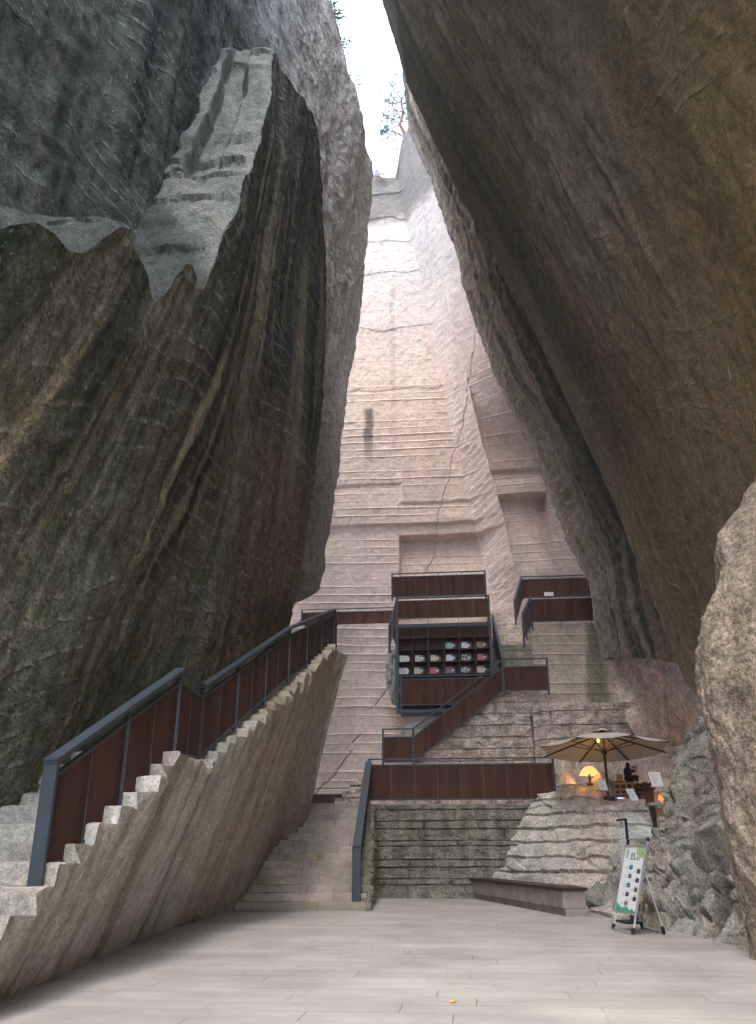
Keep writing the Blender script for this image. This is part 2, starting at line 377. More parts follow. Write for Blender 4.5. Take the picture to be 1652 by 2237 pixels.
M['greenblock'] = rock_mat('mossy_block_stone', (0.31, 0.275, 0.215), (0.13, 0.12, 0.085), (0.25, 0.225, 0.165), (0.135, 0.155, 0.08), 0.5, 0.95, 0.0, 0.0, 0.9, 1.6, glow=((0.4, 0.34, 0.27), 0.4))
M['cave'] = rock_mat('cave_rock', (0.66, 0.53, 0.43), (0.36, 0.29, 0.22), (0.6, 0.47, 0.38), (0.4, 0.34, 0.25), 0.5, 0.3, 0.0, 0.3, 0.5, 1.3)
M['cap'] = rock_mat('cap_rock', (0.3, 0.27, 0.23), (0.15, 0.14, 0.12), (0.3, 0.25, 0.2), (0.2, 0.2, 0.15), 0.2, 0.3, 0.1, 0, 0.6)

def plain(name, col, rough=0.6, var=0.15, scale=14, metal=0, bs=0.0, emit=None, es=0):
    n = NT(name)
    f = n.noise(n.ob(), scale, 4, 0.6)
    c = n.mix(1.0, (*col, 1), n.rng(f, 0.25, 0.75, 1 - var, 1 + var, False), 'MULTIPLY')
    nb = n.bump(f, bs, 0.01) if bs else None
    return n.done(c, nb, rough, (*emit, 1) if emit else None, es, metal)
M['steel'] = plain('painted_steel', (0.05, 0.062, 0.075), 0.5, 0.2, 6)
def corten():
    n = NT('corten_panel'); ob = n.ob()
    s = n.noise(n.mp(ob, (3.5, 3.5, 0.35)), 1, 5, 0.6); f = n.noise(ob, 60, 3, 0.7)
    c = n.mix(n.rng(s, 0.35, 0.68), (0.046, 0.0195, 0.012), (0.084, 0.0355, 0.02))
    c = n.mix(0.6, c, n.rng(f, 0.3, 0.7, 0.6, 1.4, False), 'MULTIPLY')
    return n.done(c, n.bump(f, 0.15, 0.01), 0.85)
M['corten'] = corten()
M['dark'] = plain('dark_shelf_metal', (0.075, 0.037, 0.032), 0.8, 0.25, 8)
M['black'] = plain('black_plastic', (0.015, 0.017, 0.02), 0.5, 0.1)
M['alu'] = plain('brushed_aluminium', (0.55, 0.57, 0.6), 0.35, 0.06, 30, 0.6)
M['white'] = plain('white_paper', (0.78, 0.79, 0.8), 0.6, 0.03)
M['canvas'] = plain('umbrella_canvas', (0.5, 0.43, 0.34), 0.9, 0.08, 40)
M['wood'] = plain('warm_wood', (0.34, 0.17, 0.06), 0.55, 0.3, 9)
M['darkwood'] = plain('dark_wood', (0.05, 0.03, 0.02), 0.5, 0.3, 12)
M['teal'] = plain('sign_teal', (0.06, 0.36, 0.27), 0.6, 0.08)
M['green'] = plain('sign_green', (0.03, 0.22, 0.13), 0.6, 0.08)
M['ink'] = plain('printed_ink', (0.06, 0.06, 0.07), 0.6, 0.1)
M['greyink'] = plain('grey_ink', (0.4, 0.4, 0.42), 0.6, 0.1)
M['redink'] = plain('red_ink', (0.5, 0.06, 0.05), 0.6, 0.1)
M['orangeink'] = plain('orange_ink', (0.75, 0.25, 0.04), 0.6, 0.1)
M['yellow'] = plain('yellow_leaf', (0.6, 0.42, 0.05), 0.6, 0.2)

# ================================================================== GROUND
def floor_mat():
    n = NT('stone_paving'); ob = n.ob()
    def brick(rot):
        t = n.new('ShaderNodeTexBrick'); xyz = n.sep(ob)
        wn = n.new('ShaderNodeTexWhiteNoise'); wn.noise_dimensions = '1D'; n.put(wn.inputs['W'], n.math('FLOOR', n.math('DIVIDE', xyz[1], 0.42)))
        cb_ = n.new('ShaderNodeCombineXYZ'); n.put(cb_.inputs[0], n.math('ADD', xyz[0], n.math('MULTIPLY', wn.outputs['Value'], 9.0))); n.put(cb_.inputs[1], xyz[1])
        n.put(t.inputs['Vector'], cb_.outputs[0])
        t.inputs['Scale'].default_value = 1.0; t.inputs['Brick Width'].default_value = 1.7; t.inputs['Row Height'].default_value = 0.42
        t.inputs['Mortar Size'].default_value = 0.005; t.inputs['Mortar Smooth'].default_value = 0.1; t.inputs['Bias'].default_value = 0
        t.offset = 0.0; t.squash = 0.72; t.squash_frequency = 3
        t.inputs['Color1'].default_value = (0.36, 0.333, 0.298, 1); t.inputs['Color2'].default_value = (0.4, 0.368, 0.328, 1); t.inputs['Mortar'].default_value = (0.37, 0.345, 0.312, 1)
        return t
    t = brick(0)
    f = n.noise(ob, 0.7, 5, 0.6); c = n.mix(0.9, t.outputs['Color'], n.rng(f, 0.3, 0.7, 0.74, 1.18, False), 'MULTIPLY')
    sp = n.noise(ob, 4.5, 3, 0.6); c = n.mix(n.math('MULTIPLY', n.rng(sp, 0.63, 0.72), 0.35), c, (0.2, 0.18, 0.15))
    st = n.noise(n.mp(ob, (0.5, 3.5, 1)), 1, 5, 0.65); c = n.mix(0.5, c, n.rng(st, 0.3, 0.7, 0.8, 1.15, False), 'MULTIPLY')
    f3 = n.noise(ob, 60, 3, 0.7); c = n.mix(0.6, c, n.rng(f3, 0.3, 0.7, 0.8, 1.2, False), 'MULTIPLY')
    gap = n.noise(n.mp(ob, (0.9, 0.9, 1), loc=(4, 0, 0)), 1, 3)
    j = n.math('MULTIPLY', t.outputs['Fac'], n.rng(gap, 0.42, 0.6, 0.1, 0.85))
    c = n.mix(j, c, (0.1, 0.085, 0.07))
    h = n.math('SUBTRACT', n.math('MULTIPLY', f3, 0.25), j)
    return n.done(c, n.bump(h, 0.3, 0.012), 0.75)
M['floor'] = floor_mat()
M['earth'] = plain('dry_earth', (0.25, 0.22, 0.17), 0.95, 0.3, 0.6)
me = MB().box(-6.2, 12, -12, 28, -0.3, 0)
props(me.build('plaza_floor', M['floor']), 'pale stone plank paving of the plaza', kind='structure')
me = MB().add([(-70, -70, -0.32), (70, -70, -0.32), (70, 70, -0.32), (-70, 70, -0.32)], [(0, 1, 2, 3)])
props(me.build('ground', M['earth']), 'earth ground under the quarry', kind='structure')

# ================================================================== LEFT CLIFF
LZ = [(5.6, 0.0), (11.4, 2.44), (13.5, 2.5), (23.2, 6.6), (30, 6.6)]        # height of the carved stair along Y
XT = [(-6, -4.1), (6, -4.1), (8.5, -4.1), (11.5, -4.1), (13, -4.2), (15.9, -4.5), (19, -4.6), (22, -4.43), (24, -4.35), (30, -4.35)]
ZT = [(-6, 7.5), (2, 7.2), (5, 6.9), (6.1, 6.8), (6.5, 7.35), (7.4, 7.5), (8.2, 8.7), (8.7, 8.75), (9.2, 8.7), (9.6, 8.35), (10.0, 9.1), (10.6, 9.95), (11.05, 10.0), (11.35, 9.85),
      (11.7, 10.6), (12.2, 12.1), (12.6, 12.6), (13.1, 14.2), (13.6, 14.6), (14.2, 16.6), (14.9, 18.3), (15.6, 20.4), (16.0, 21.2), (17, 21.9), (19, 23.1), (20.5, 23.9), (22, 24.0), (23.2, 23.4), (24.3, 21.0), (26, 20.0)]
def left_front(Y, z):
    xt = tab(Y, XT); zs = tab(Y, LZ)
    t_ = np.clip((z - zs + 0.5) / 10.0, 0, 1); x = -5.4 + (xt + 5.4) * (1.5 * t_ - 0.5 * t_ ** 3)
    x = x - 3.2 * np.clip((Y - 24.25) / 1.0, 0, 4) ** 1.5
    return x
ys = np.concatenate([np.linspace(-5, 5, 90), np.linspace(5.03, 26, 520)])
t = np.linspace(0, 1, 430)[:, None]
Y = np.broadcast_to(ys[None, :], (430, ys.size)).copy()
ztop = tab(ys, ZT); ztop = np.convolve(np.pad(ztop, 5, mode='edge'), np.ones(11) / 11, 'valid') + 0.07 * fbm(ys * 1.7, 0, 3, 3)
Z = -0.6 + t * (ztop[None, :] + 0.6)
X = left_front(Y, Z)
P = np.stack([X, Y, Z], -1)
def left_skew(Y, Z): return Y - 0.33 * (Z - 4) * sstep(21, 12, Y)
def left_disp(Y, Z, k=1.0):
    S_ = left_skew(Y, Z)
    amp = sstep(0.5, 3, Z)
    d = 0.18 * fbm(S_ * 0.36, Z * 0.05, 1.5, 3) * amp
    fl = ridge(S_ * 0.75, Z * 0.045, 4.2, 3)
    d += 0.05 * fl * amp
    d += 0.15 * fbm(Y * 0.3, Z * 0.22, 8, 3)
    rough = sstep(-0.25, 0.45, fbm(Y * 0.12, Z * 0.1, 21, 3) + 0.6 * sstep(15, 20, Y))
    cz = (Z + 0.12 * fbm(Y * 0.5, Z * 0.5, 2, 2) + 0.04 * Y) / 0.46
    s = cz - np.floor(cz)
    d += (0.065 * (s - 0.5)) * rough * (0.5 + 0.9 * vn(Y * 0.6, np.floor(cz) * 3.1, 0.5))
    ch = (Y * 1.0 + Z * 0.55 + 0.25 * fbm(Y, Z, 6, 2)) / 0.33
    s2 = ch - np.floor(ch)
    d += 0.014 * (s2 - 0.5) * rough
    d += 0.035 * fbm(Y * 1.9, Z * 1.5, 5, 4) + 0.018 * fbm(Y * 7, Z * 6, 3, 3)
    # long cracked lip
    zc = 5.15 + 0.18 * fbm(Y * 1.1, 0, 9, 4) + tab(Y, [(6, 0.75), (8, 0.3), (9, 0.0), (12, -0.1)])
    d -= 0.075 * sstep(0.03, -0.03, Z - zc) * sstep(-3.0, -0.3, Z - zc) * sstep(5.5, 6.5, Y) * sstep(12.0, 11.2, Y)
    return d
D = left_disp(Y, Z)
P[..., 0] += D
UVF = np.stack([left_skew(Y, Z) - 0.55 * np.maximum(0, Y - 12), Z], -1)
# the sheet behind and above it, up to the sky
def left_back(Y, z):
    lo = tab(Y, [(-6, -6.4), (8, -6.3), (14, -6.2), (19, -5.8), (24, -5.3), (26.5, -5.6), (29, -5.5), (31, -5.45), (33, -5.5)])
    hi = tab(Y, [(-6, -6.0), (8, -5.6), (16, -5.5), (20, -5.4), (24.2, -4.6), (25.8, -4.25), (27, -3.75), (28.5, -3.45), (30, -3.25), (33, -3.2)])
    f = np.clip((z - 10) / 22, 0, 1.1)
    x = lo + (hi - lo) * f
    x = x - 1.6 * sstep(10.6, 9.6, z + 0.5 * vn(Y * 1.3, 0, 2)) * sstep(22, 24, Y)
    x = x - 3.0 * np.clip((Y - 31.0) / 1.2, 0, 4) ** 1.4
    return x
ZG = [(-6, 30), (4, 33), (12, 35), (20, 35.2), (24.4, 34.6), (25.2, 34.3), (25.9, 34.0), (26.2, 33.2), (27.0, 33.0), (27.6, 32.3), (28.6, 31.9), (29.3, 31.6), (30.6, 31.2), (34, 30.5)]
yg = np.concatenate([np.linspace(-10, 22, 380), np.linspace(22.05, 33, 300)])
tg = np.linspace(0, 1, 460)[:, None]
zg = tab(yg, ZG) + 0.35 * fbm(yg * 0.9, 1, 8, 4)
YG = np.broadcast_to(yg[None, :], (460, yg.size)).copy()
z0g = tab(yg, [(-6, 4), (22, 4.0), (24, 4.0), (34, 4.0)])
ZGr = z0g[None, :] + tg * (zg - z0g)[None, :]
PG = np.stack([left_back(YG, ZGr), YG, ZGr], -1)
far = sstep(21, 25, YG)
DG = (0.22 * fbm(YG * 0.35, ZGr * 0.06, 31, 3) + 0.11 * ridge(YG * 0.6 + ZGr * 0.05, ZGr * 0.05, 14, 3)) * (1 - 0.45 * far) + 0.22 * fbm(YG * 0.4, ZGr * 0.25, 18, 4) * (1 - 0.3 * far) \
    + 0.07 * fbm(YG * 1.6, ZGr * 1.3, 25, 4) + 0.025 * fbm(YG * 6, ZGr * 5, 13, 3)
czg = (ZGr + 0.1 * fbm(YG * 0.5, ZGr * 0.5, 2, 2)) / 0.5
DG += 0.035 * ((czg - np.floor(czg)) - 0.5) * (0.4 + 0.8 * vn(YG * 0.5, np.floor(czg) * 2.7, 1))
chg = (YG + ZGr * 0.6) / 0.36; DG += 0.012 * ((chg - np.floor(chg)) - 0.5)
lip = sstep(1.2, 0.0, zg[None, :] - ZGr); PG[..., 0] += DG - 0.7 * lip ** 2
UVG = np.stack([YG + 40, ZGr], -1)
# the steep ramp joining the two
nr = 70
tr = np.linspace(0, 1, nr)[:, None, None]
topF = P[-1]                                   # (n,3)
zz = topF[:, 2]
gx = left_back(topF[:, 1], zz + 0.4) - 0.5
endR = np.stack([gx, topF[:, 1], zz + 0.25], -1)
PR = topF[None] * (1 - tr) + endR[None] * tr
trr = tr[..., 0]
rmp = np.sin(np.clip(trr, 0, 1) * math.pi)
PR[..., 2] += rmp * (0.10 * fbm(PR[..., 1] * 1.6, PR[..., 0] * 1.2, 4, 4) + 0.05)
hol = sstep(13.0, 13.4, PR[..., 1]) * sstep(16.2, 15.4, PR[..., 1]) * sstep(0.30, 0.36, trr + 0.03 * vn(PR[..., 1] * 4, 0, 1)) * sstep(0.66, 0.60, trr + 0.03 * vn(PR[..., 1] * 4, 5, 1))
PR[..., 1] += 0.65 * hol; PR[..., 0] -= 0.2 * hol
PR[..., 2] += 0.07 * (np.floor(PR[..., 2] / 1.15) * 1.15 - PR[..., 2]) + 0.05 * fbm(PR[..., 0] * 2.2, PR[..., 2] * 1.8, 3, 4)
PR[..., 1] += (0.10 * fbm(PR[..., 0] * 1.4, PR[..., 2] * 0.9, 6, 4) + 0.03 * fbm(PR[..., 0] * 6, PR[..., 2] * 6, 9, 3)) * np.sin(np.clip(trr * 4, 0, 1) * 1.57)
UVR = np.stack([PR[..., 1] * 2 + 80 - 3.2 * trr, PR[..., 2]], -1)
PR[..., 2] += 0.16 * (1 - (1 - np.clip(trr / 0.14, 0, 1)) ** 2)
tz_ = (PR[..., 2] + 0.10 * fbm(PR[..., 0] * 1.2, PR[..., 1] * 1.2, 5, 3)) / 0.95
PR[..., 1] += 0.15 * ((tz_ - np.floor(tz_)) - 0.5) * sstep(0, 0.12, trr) * (0.6 + 0.8 * vn(np.floor(tz_) * 1.7, 0, 3))
# plateau on top
tp = np.linspace(0, 1, 12)[:, None, None]
endT = np.stack([np.full(yg.size, -30.0), yg, zg + 1.0], -1)
PT = PG[-1][None] * (1 - tp) + endT[None] * tp
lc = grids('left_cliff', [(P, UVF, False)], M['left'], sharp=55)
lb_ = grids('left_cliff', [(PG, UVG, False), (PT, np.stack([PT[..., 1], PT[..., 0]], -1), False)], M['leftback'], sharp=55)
props(lb_, 'dark green upper wall and pale rounded rim of the left cliff', kind='structure')
le_ = grids('rock_ledge', [(PR, UVR, False)], M['ledge'], sharp=55)
props(le_, 'steep pale grey stepped ledge high on the left cliff', kind='structure')
props(lc, 'dark streaked quarry cliff overhanging the left side', kind='structure')

# ================================================================== CARVED STAIR WEDGE (left)
steps = [(3.0, -0.02)]
yk = 5.85; zk = 0.0
for k in range(13): zk += 2.44 / 13; steps.append((yk, zk)); yk += 5.6 / 13
steps.append((13.5, 2.57)); yk = 13.9; zk = 2.57
for k in range(22): zk += 4.05 / 22; steps.append((yk, zk)); yk += 9.5 / 22
sy = np.array([s_[0] for s_ in steps]); sz = np.array([s_[1] for s_ in steps])
jit = np.array([0] + [random.uniform(-0.05, 0.05) for _ in steps[1:]])
yw = [np.linspace(3.0, 25.6, 700)]
for a in sy[1:]: yw.append(np.array([a - 0.016, a + 0.002, a + 0.02]))
yw = np.sort(np.concatenate(yw))
ki = np.clip(np.searchsorted(sy, yw, side='right') - 1, 0, len(sy) - 1)
zt = sz[ki]
zt = np.where(np.abs(yw - sy[ki]) < 0.01, (sz[ki] + sz[np.maximum(ki - 1, 0)]) / 2 + (sz[ki] - sz[np.maximum(ki - 1, 0)]) * 0.42, zt)
zt = zt + 0.028 * fbm(yw * 4, 0, 1, 4, 0.6)
base_px = [(0, 2185), (100, 2136), (200, 2092), (300, 2052), (400, 2018), (500, 1990), (560, 1972)]
bp = sorted([(WZ(x, y).y, WZ(x, y).x) for x, y in base_px])
bp = [(2.0, bp[0][1] + 0.35)] + bp + [(24, -5.2), (26, -5.2)]
xb = tab(yw, bp)
xt = tab(yw, [(3, -3.76), (11.2, -3.78), (13.6, -4.08), (16, -3.88), (18.4, -3.75), (23.8, -3.62), (24.8, -3.62), (25.6, -4.1)]) + jit[ki] * 0.8 + 0.05 * fbm(yw * 3.5, 2, 3, 4, 0.6)
nf = 90
tt = np.linspace(0, 1, nf)[:, None]
zf = -0.1 + tt * (zt + 0.1)[None, :]
prof = tt ** 0.92
xf = xb[None, :] + (xt - xb)[None, :] * prof
YF = np.broadcast_to(yw[None, :], xf.shape).copy()
dd = 0.06 * fbm(YF * 0.5, zf * 0.1, 3, 3) + 0.05 * ridge(YF * 1.1, zf * 0.06, 5, 3) * sstep(10, 15, YF) + 0.03 * fbm(YF * 1.6, zf * 1.4, 6, 4) + 0.015 * fbm(YF * 6, zf * 5, 2, 3)
dd += 0.05 * sstep(0.8, 1.0, tt) * fbm(YF * 4.5, zf * 4.5, 2, 4, 0.6)
dd += 0.10 * sstep(0.86, 1.0, tt) * (fbm(YF * 2.6, zf * 2.6, 12, 4)) * sstep(12, 15, YF)
hole = np.exp(-(((YF - 13.0) / 0.14) ** 2 + ((zf - 0.95) / 0.26) ** 2)); dd -= 0.16 * hole
xf = xf + dd
xf = xf - 1.2 * np.clip((YF - 24.9) / 0.7, 0, 1) ** 2
PF = np.stack([xf, YF, zf], -1)
nt_ = 26
tq = np.linspace(0, 1, nt_)[:, None]
xq = xf[-1][None, :] * (1 - tq) + (-6.2) * tq
YQ = np.broadcast_to(yw[None, :], xq.shape).copy()
zq = np.broadcast_to(zt[None, :], xq.shape) + 0.03 * fbm(xq * 4, YQ * 4, 2, 4)* np.minimum(1, tq * 6)
PQ = np.stack([xq, YQ, zq], -1)
# far end cap
tc_ = np.linspace(0, 1, 12)[None, :]
PE = np.stack([PF[:, -1, 0][:, None] * (1 - tc_) + (-6.2) * tc_, np.full((nf, 12), 25.6), np.broadcast_to(PF[:, -1, 2][:, None], (nf, 12))], -1)
rs_ = grids('rock_stair', [(PF, np.stack([YF, zf], -1), False), (PQ, np.stack([YQ, zq * 0 - xq], -1), False), (PE, PE[..., :2].copy(), False)], M['stairrock'], sharp=50)
props(rs_, 'long rough stone stair carved from the rock along the dark left cliff', 'stairs')

# ================================================================== RIGHT CLIFF
XR = [(-1, 6.2), (4.2, 5.5), (10, 4.07), (16.6, 2.1), (20.9, 0.36), (26, -1.25), (30.8, -2.2), (36, -2.5), (45, -2.2)]
def right_near(Y, z):
    x = tab(z, XR)
    x = x + 0.25 * sstep(18, 8, Y) * sstep(2, 12, z) + 0.6 * sstep(6, -4, Y)
    x = x + 3.4 * np.clip((Y - 21.5) / 0.9, 0, 3) ** 1.6
    return x
yr = np.concatenate([np.linspace(-10, 6, 170), np.linspace(6.03, 23.2, 470)])
ttr = np.linspace(0, 1, 470)[:, None]
YR = np.broadcast_to(yr[None, :], (470, yr.size)).copy()
ztr = tab(yr, [(-6, 14), (2, 18), (8, 22.5), (15, 29), (20, 34), (22, 36), (24, 36)]) + 0.5 * fbm(yr * 0.4, 2, 2, 3)
zbr = tab(yr, [(-6, -0.3), (17, -0.3), (17.5, 1.2), (19, 2.6), (20.3, 3.9), (20.9, 4.6), (21.5, 5.1), (24, 6.2)])
ZR = zbr[None, :] + ttr * (ztr - zbr)[None, :]
XRr = right_near(YR, ZR)
far = sstep(13, 19, YR)
d = 0.3 * fbm(YR * 0.14, ZR * 0.06, 7, 2) * sstep(21.5, 17, YR) + 0.05 * fbm(YR * 0.7, ZR * 0.06, 3, 3) + 0.03 * fbm(YR * 1.2, ZR * 0.9, 6, 4) * (0.4 + 0.6 * far) + 0.010 * fbm(YR * 6, ZR * 5, 4, 3)
up_ = sstep(8, 13, ZR)
d += 0.06 * np.maximum(ridge(YR * 0.9 + 0.05 * ZR, ZR * 0.09, 9, 4), 0) * sstep(11, 14, YR) * up_ * sstep(20.5, 18, YR)
d -= 0.10 * ridge(YR * 1.4 - 0.02 * ZR, ZR * 0.05, 12, 3) * sstep(18, 20, YR) * sstep(14, 9, ZR)
d += 0.035 * fbm(YR * 3, ZR * 1.2, 15, 4) * sstep(11, 14, YR) * sstep(18, 16, YR) * up_
PRn = np.stack([XRr - d, YR, ZR], -1)
UVRn = np.stack([YR, ZR], -1)
tp = np.linspace(0, 1, 10)[:, None, None]
eT = np.stack([np.full(yr.size, 30.0), yr, ztr + 1], -1)
PTr = PRn[-1][None] * (1 - tp) + eT[None] * tp
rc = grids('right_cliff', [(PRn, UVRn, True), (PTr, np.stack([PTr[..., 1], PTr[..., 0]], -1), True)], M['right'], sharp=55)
props(rc, 'huge smooth brown overhanging quarry cliff on the right side', kind='structure')
# farther part of the right cliff
SIL = [(1365, 1600), (1340, 1530), (1318, 1440), (1300, 1360), (1290, 1280), (1240, 1180), (1200, 1070), (1160, 980), (1110, 880), (1068, 780), (1040, 700), (1020, 630), (1000, 560), (968, 460), (940, 380), (915, 325), (900, 290), (893, 240), (888, 190)]
sp_ = [WY(x, y, 30.6) for x, y in SIL]
XR2 = [(p.z, p.x) for p in sp_]
def right_far(Y, z):
    x = tab(z, XR2) + 0.055 * (30.6 - Y) + 0.5 * sstep(27, 22, Y)
    return x + 2.6 * np.clip((Y - 30.75) / 0.9, 0, 3) ** 1.6
yr2 = np.concatenate([np.linspace(19.5, 30, 250), np.linspace(30.03, 32.6, 90)])
ZB2 = tab(yr2, [(19, 4.6), (22, 5.5), (25, 6.4), (28, 7.15), (30.6, 7.65), (33, 7.65)])
zt2 = tab(yr2, [(19, 37), (33, 37.5)]) + 0.5 * fbm(yr2 * 0.6, 5, 2, 3)
Y2 = np.broadcast_to(yr2[None, :], (480, yr2.size)).copy()
Z2 = ZB2[None, :] + np.linspace(0, 1, 480)[:, None] * (zt2 - ZB2)[None, :]
edge = sstep(29.2, 30.6, Y2)
d = (0.3 * fbm(Y2 * 0.4, Z2 * 0.07, 5, 3) + 0.22 * ridge(Y2 * 0.55 + 0.1 * Z2, Z2 * 0.06, 8, 3)) * (1 - 0.8 * edge) + 0.12 * fbm(Y2 * 0.6, Z2 * 0.5, 3, 4) + 0.05 * fbm(Y2 * 2, Z2 * 1.6, 7, 4) + 0.02 * fbm(Y2 * 7, Z2 * 5, 7, 3)
c2 = (Z2 + Y2 * 0.15) / 0.5; d += 0.05 * ((c2 - np.floor(c2)) - 0.5)
P2 = np.stack([right_far(Y2, Z2) - d, Y2, Z2], -1)
eT = np.stack([np.full(yr2.size, 30.0), yr2, zt2 + 1], -1)
PT2 = P2[-1][None] * (1 - tp) + eT[None] * tp
rf = grids('right_cliff', [(P2, np.stack([Y2, Z2], -1), True), (PT2, np.stack([PT2[..., 1], PT2[..., 0]], -1), True)], M['rightfar'], sharp=55)
props(rf, 'mossy grey farther flank of the right quarry cliff', kind='structure')
# the undercut below the crack, and the cave roof
C = [[WY(1325, 1370, 32.2), W(1390, 1360, 30), W(1470, 1370, 28), W(1560, 1420, 26), W(1660, 1500, 24)],
     [WY(1330, 1438, 31.2), W(1390, 1436, 28), W(1470, 1480, 25), W(1560, 1560, 22), W(1660, 1640, 20)],
     [WY(1342, 1470, 30.6), W(1395, 1462, 28.0), W(1470, 1500, 25.4), W(1550, 1580, 22.2), W(1660, 1660, 19.5)],
     [WY(1350, 1520, 29.6), W(1410, 1515, 28.0), W(1475, 1545, 26.2), W(1545, 1600, 24), W(1660, 1680, 21)],
     [WY(1370, 1575, 28.7), W(1425, 1575, 28.0), W(1478, 1590, 27.2), W(1545, 1625, 25.6), W(1660, 1690, 23)],
     [WY(1386, 1604, 28.6), W(1433, 1612, 28.2), W(1480, 1620, 27.8), W(1545, 1650, 27.0), W(1660, 1700, 25)],
     [WY(1398, 1606, 29.6), W(1445, 1616, 29.4), W(1485, 1628, 29.2), W(1550, 1660, 28.8), W(1660, 1720, 28)],
     [W(1420, 1700, 32), W(1455, 1740, 31.6), W(1490, 1760, 31), W(1550, 1800, 30), W(1660, 1850, 29)]]
A, UV = patch(C, 170, 170)
N_ = normals(A)
A = A + N_ * (0.09 * fbm(A[..., 0] * 0.9, A[..., 1] * 0.9, A[..., 2] * 0.9, 4) + 0.03 * ridge(UV[..., 0] * 0.8 + UV[..., 1] * 0.9, UV[..., 0] * 0.3, 2, 3))[..., None]
cv = grids('cave_roof', [(A, UV, True)], M['cave'], sharp=50)
props(cv, 'pinkish rock underside and roof of the small cave', kind='structure')

# ================================================================== BACK CLIFF
E1 = [(WY(x, y, 38.0).z, WY(x, y, 38.0).x) for x, y in [(1118, 1380), (1100, 1340), (1060, 1250), (1040, 1150), (1000, 1000), (985, 930), (965, 830), (930, 640), (890, 500), (873, 400), (860, 345), (855, 300)]]
zb = np.linspace(10.3, 38.6, 1150)
E1x = tab(zb, E1)
wp = tab(zb, [(10, 1.35), (14, 1.3), (21, 1.2), (26, 1.0), (38, 0.8)])
def groove(x, z, h=0.4, a=0.06, seed=0.0):
    cz = (z + 0.05 * fbm(x * 0.25, z * 0.3, 3 + seed, 3) + 0.02 * x) / h
    k = np.floor(cz); s = cz - k
    strength = 0.45 + 0.65 * vn(x * 0.3, k * 1.7, 4 + seed) + 0.5 * vn(0 * x, k * 2.9, 8 + seed)
    saw = 0.30 * s + 0.85 * np.exp(-((s - 0.90) / 0.055) ** 2)
    return a * saw * np.clip(strength, 0.04, 1.3)
xl = np.concatenate([np.linspace(0, 0.45, 40), np.linspace(0.46, 1, 400)])
XL = -11 + xl[None, :] * (E1x + 11)[:, None]
ZL = np.broadcast_to(zb[:, None], XL.shape)
big = np.clip(1.0 - sstep(26, 34, ZL) * 0.3, 0, 1)
yl = 38.0 - groove(XL, ZL, 0.4, 0.045) * (0.12 + 0.88 * sstep(27, 20, ZL))
yl -= 0.035 * fbm(XL * 0.6, ZL * 0.5, 3, 4) + 0.015 * fbm(XL * 4, ZL * 4, 3, 3)
def undercut(x, z, x0, x1, ztop, zlow, dep, soft=0.12):
    zt_ = ztop + 0.025 * fbm(x * 1.2, 0, 6, 3)
    m = sstep(x0 - soft, x0 + soft, x) * sstep(x1 + soft, x1 - soft, x)
    return dep * m * sstep(zt_ + 0.1, zt_ - 0.1, z) * np.clip((z - zlow) / (ztop - zlow), 0, 1)
xm = WY(873, 1180, 38).x
yl += undercut(XL, ZL, -13, 3.2, 15.95, 11.2, 0.15) + undercut(XL, ZL, xm, 4, 15.35, 11.5, 0.55, 0.05)
yl += undercut(XL, ZL, -13, xm + 0.1, 18.1, 16.9, 0.09, 0.05) + undercut(XL, ZL, xm, 4, 17.05, 16.2, 0.08)
for zz_, dp in ((36.4, 0.25), (34.6, 0.2), (33.0, 0.15), (30.8, 0.12), (27.2, 0.12), (23.5, 0.1)):
    yl -= 0.25 * dp * (sstep(zz_ - 0.06, zz_ + 0.06, ZL + 0.2 * fbm(XL * 0.8, 0, zz_, 3)) - sstep(zz_ + 0.3, zz_ + 1.5, ZL))
CR = sorted([(WY(x, y, 37.6).z, WY(x, y, 37.6).x) for x, y in ((1045, 755), (1040, 800), (1012, 920), (985, 1000), (960, 1110), (945, 1200), (928, 1250))])
def crackline(x, z, w=0.032):
    xc = tab(z, CR) + 0.16 * fbm(z * 1.1, 2, 2, 5, 0.65)
    return 0.045 * sstep(w, w * 0.3, np.abs(x - xc)) * sstep(CR[0][0] - 0.3, CR[0][0], z) * sstep(CR[-1][0] + 0.3, CR[-1][0], z)
yl += crackline(XL, ZL)
PL = np.stack([XL, yl, ZL], -1)
tw = np.linspace(0, 1, 70)[None, :]
XP = E1x[:, None] + tw * wp[:, None]
ZP = np.broadcast_to(zb[:, None], XP.shape)
yp = yl[:, -1][:, None] * (1 - tw) + (36.75 - 0.02 * (ZP - 20)) * tw
yp = yp + np.sin(tw * math.pi) * (0.05 * fbm(XP * 1.5, ZP * 0.9, 9, 3))
bc = (ZP * 0.9 - XP * 0.55) / 0.36; kb = np.floor(bc); bx_ = (XP * 1.0 + ZP * 0.4 + kb * 0.43) / 0.5
yp -= 0.05 * np.sin(np.clip(tw * 8, 0, 1) * 1.57) * ((bc - kb) - 0.5 + 0.7 * vn(np.floor(bx_) * 3.3, kb * 1.9, 2)) * sstep(24, 20, ZP)
yp -= 0.02 * fbm(XP * 5, ZP * 5, 2, 3)
yp += crackline(XP, ZP)
PP = np.stack([XP, yp, ZP], -1)
tx = np.linspace(0, 1, 260)[None, :]
x0_ = (E1x + wp)[:, None]
XQ = x0_ + tx * (9.5 - x0_)
ZQ = np.broadcast_to(zb[:, None], XQ.shape)
low = sstep(24, 18, ZQ)
yq = 36.75 - 0.02 * (ZQ - 20) + 0.75 * low * sstep(0, 0.12, XQ - x0_) - (0.10 + 0.75 * (1 - low)) * (XQ - x0_) * np.clip(1.2 - 0.12 * (XQ - x0_), 0.3, 1)
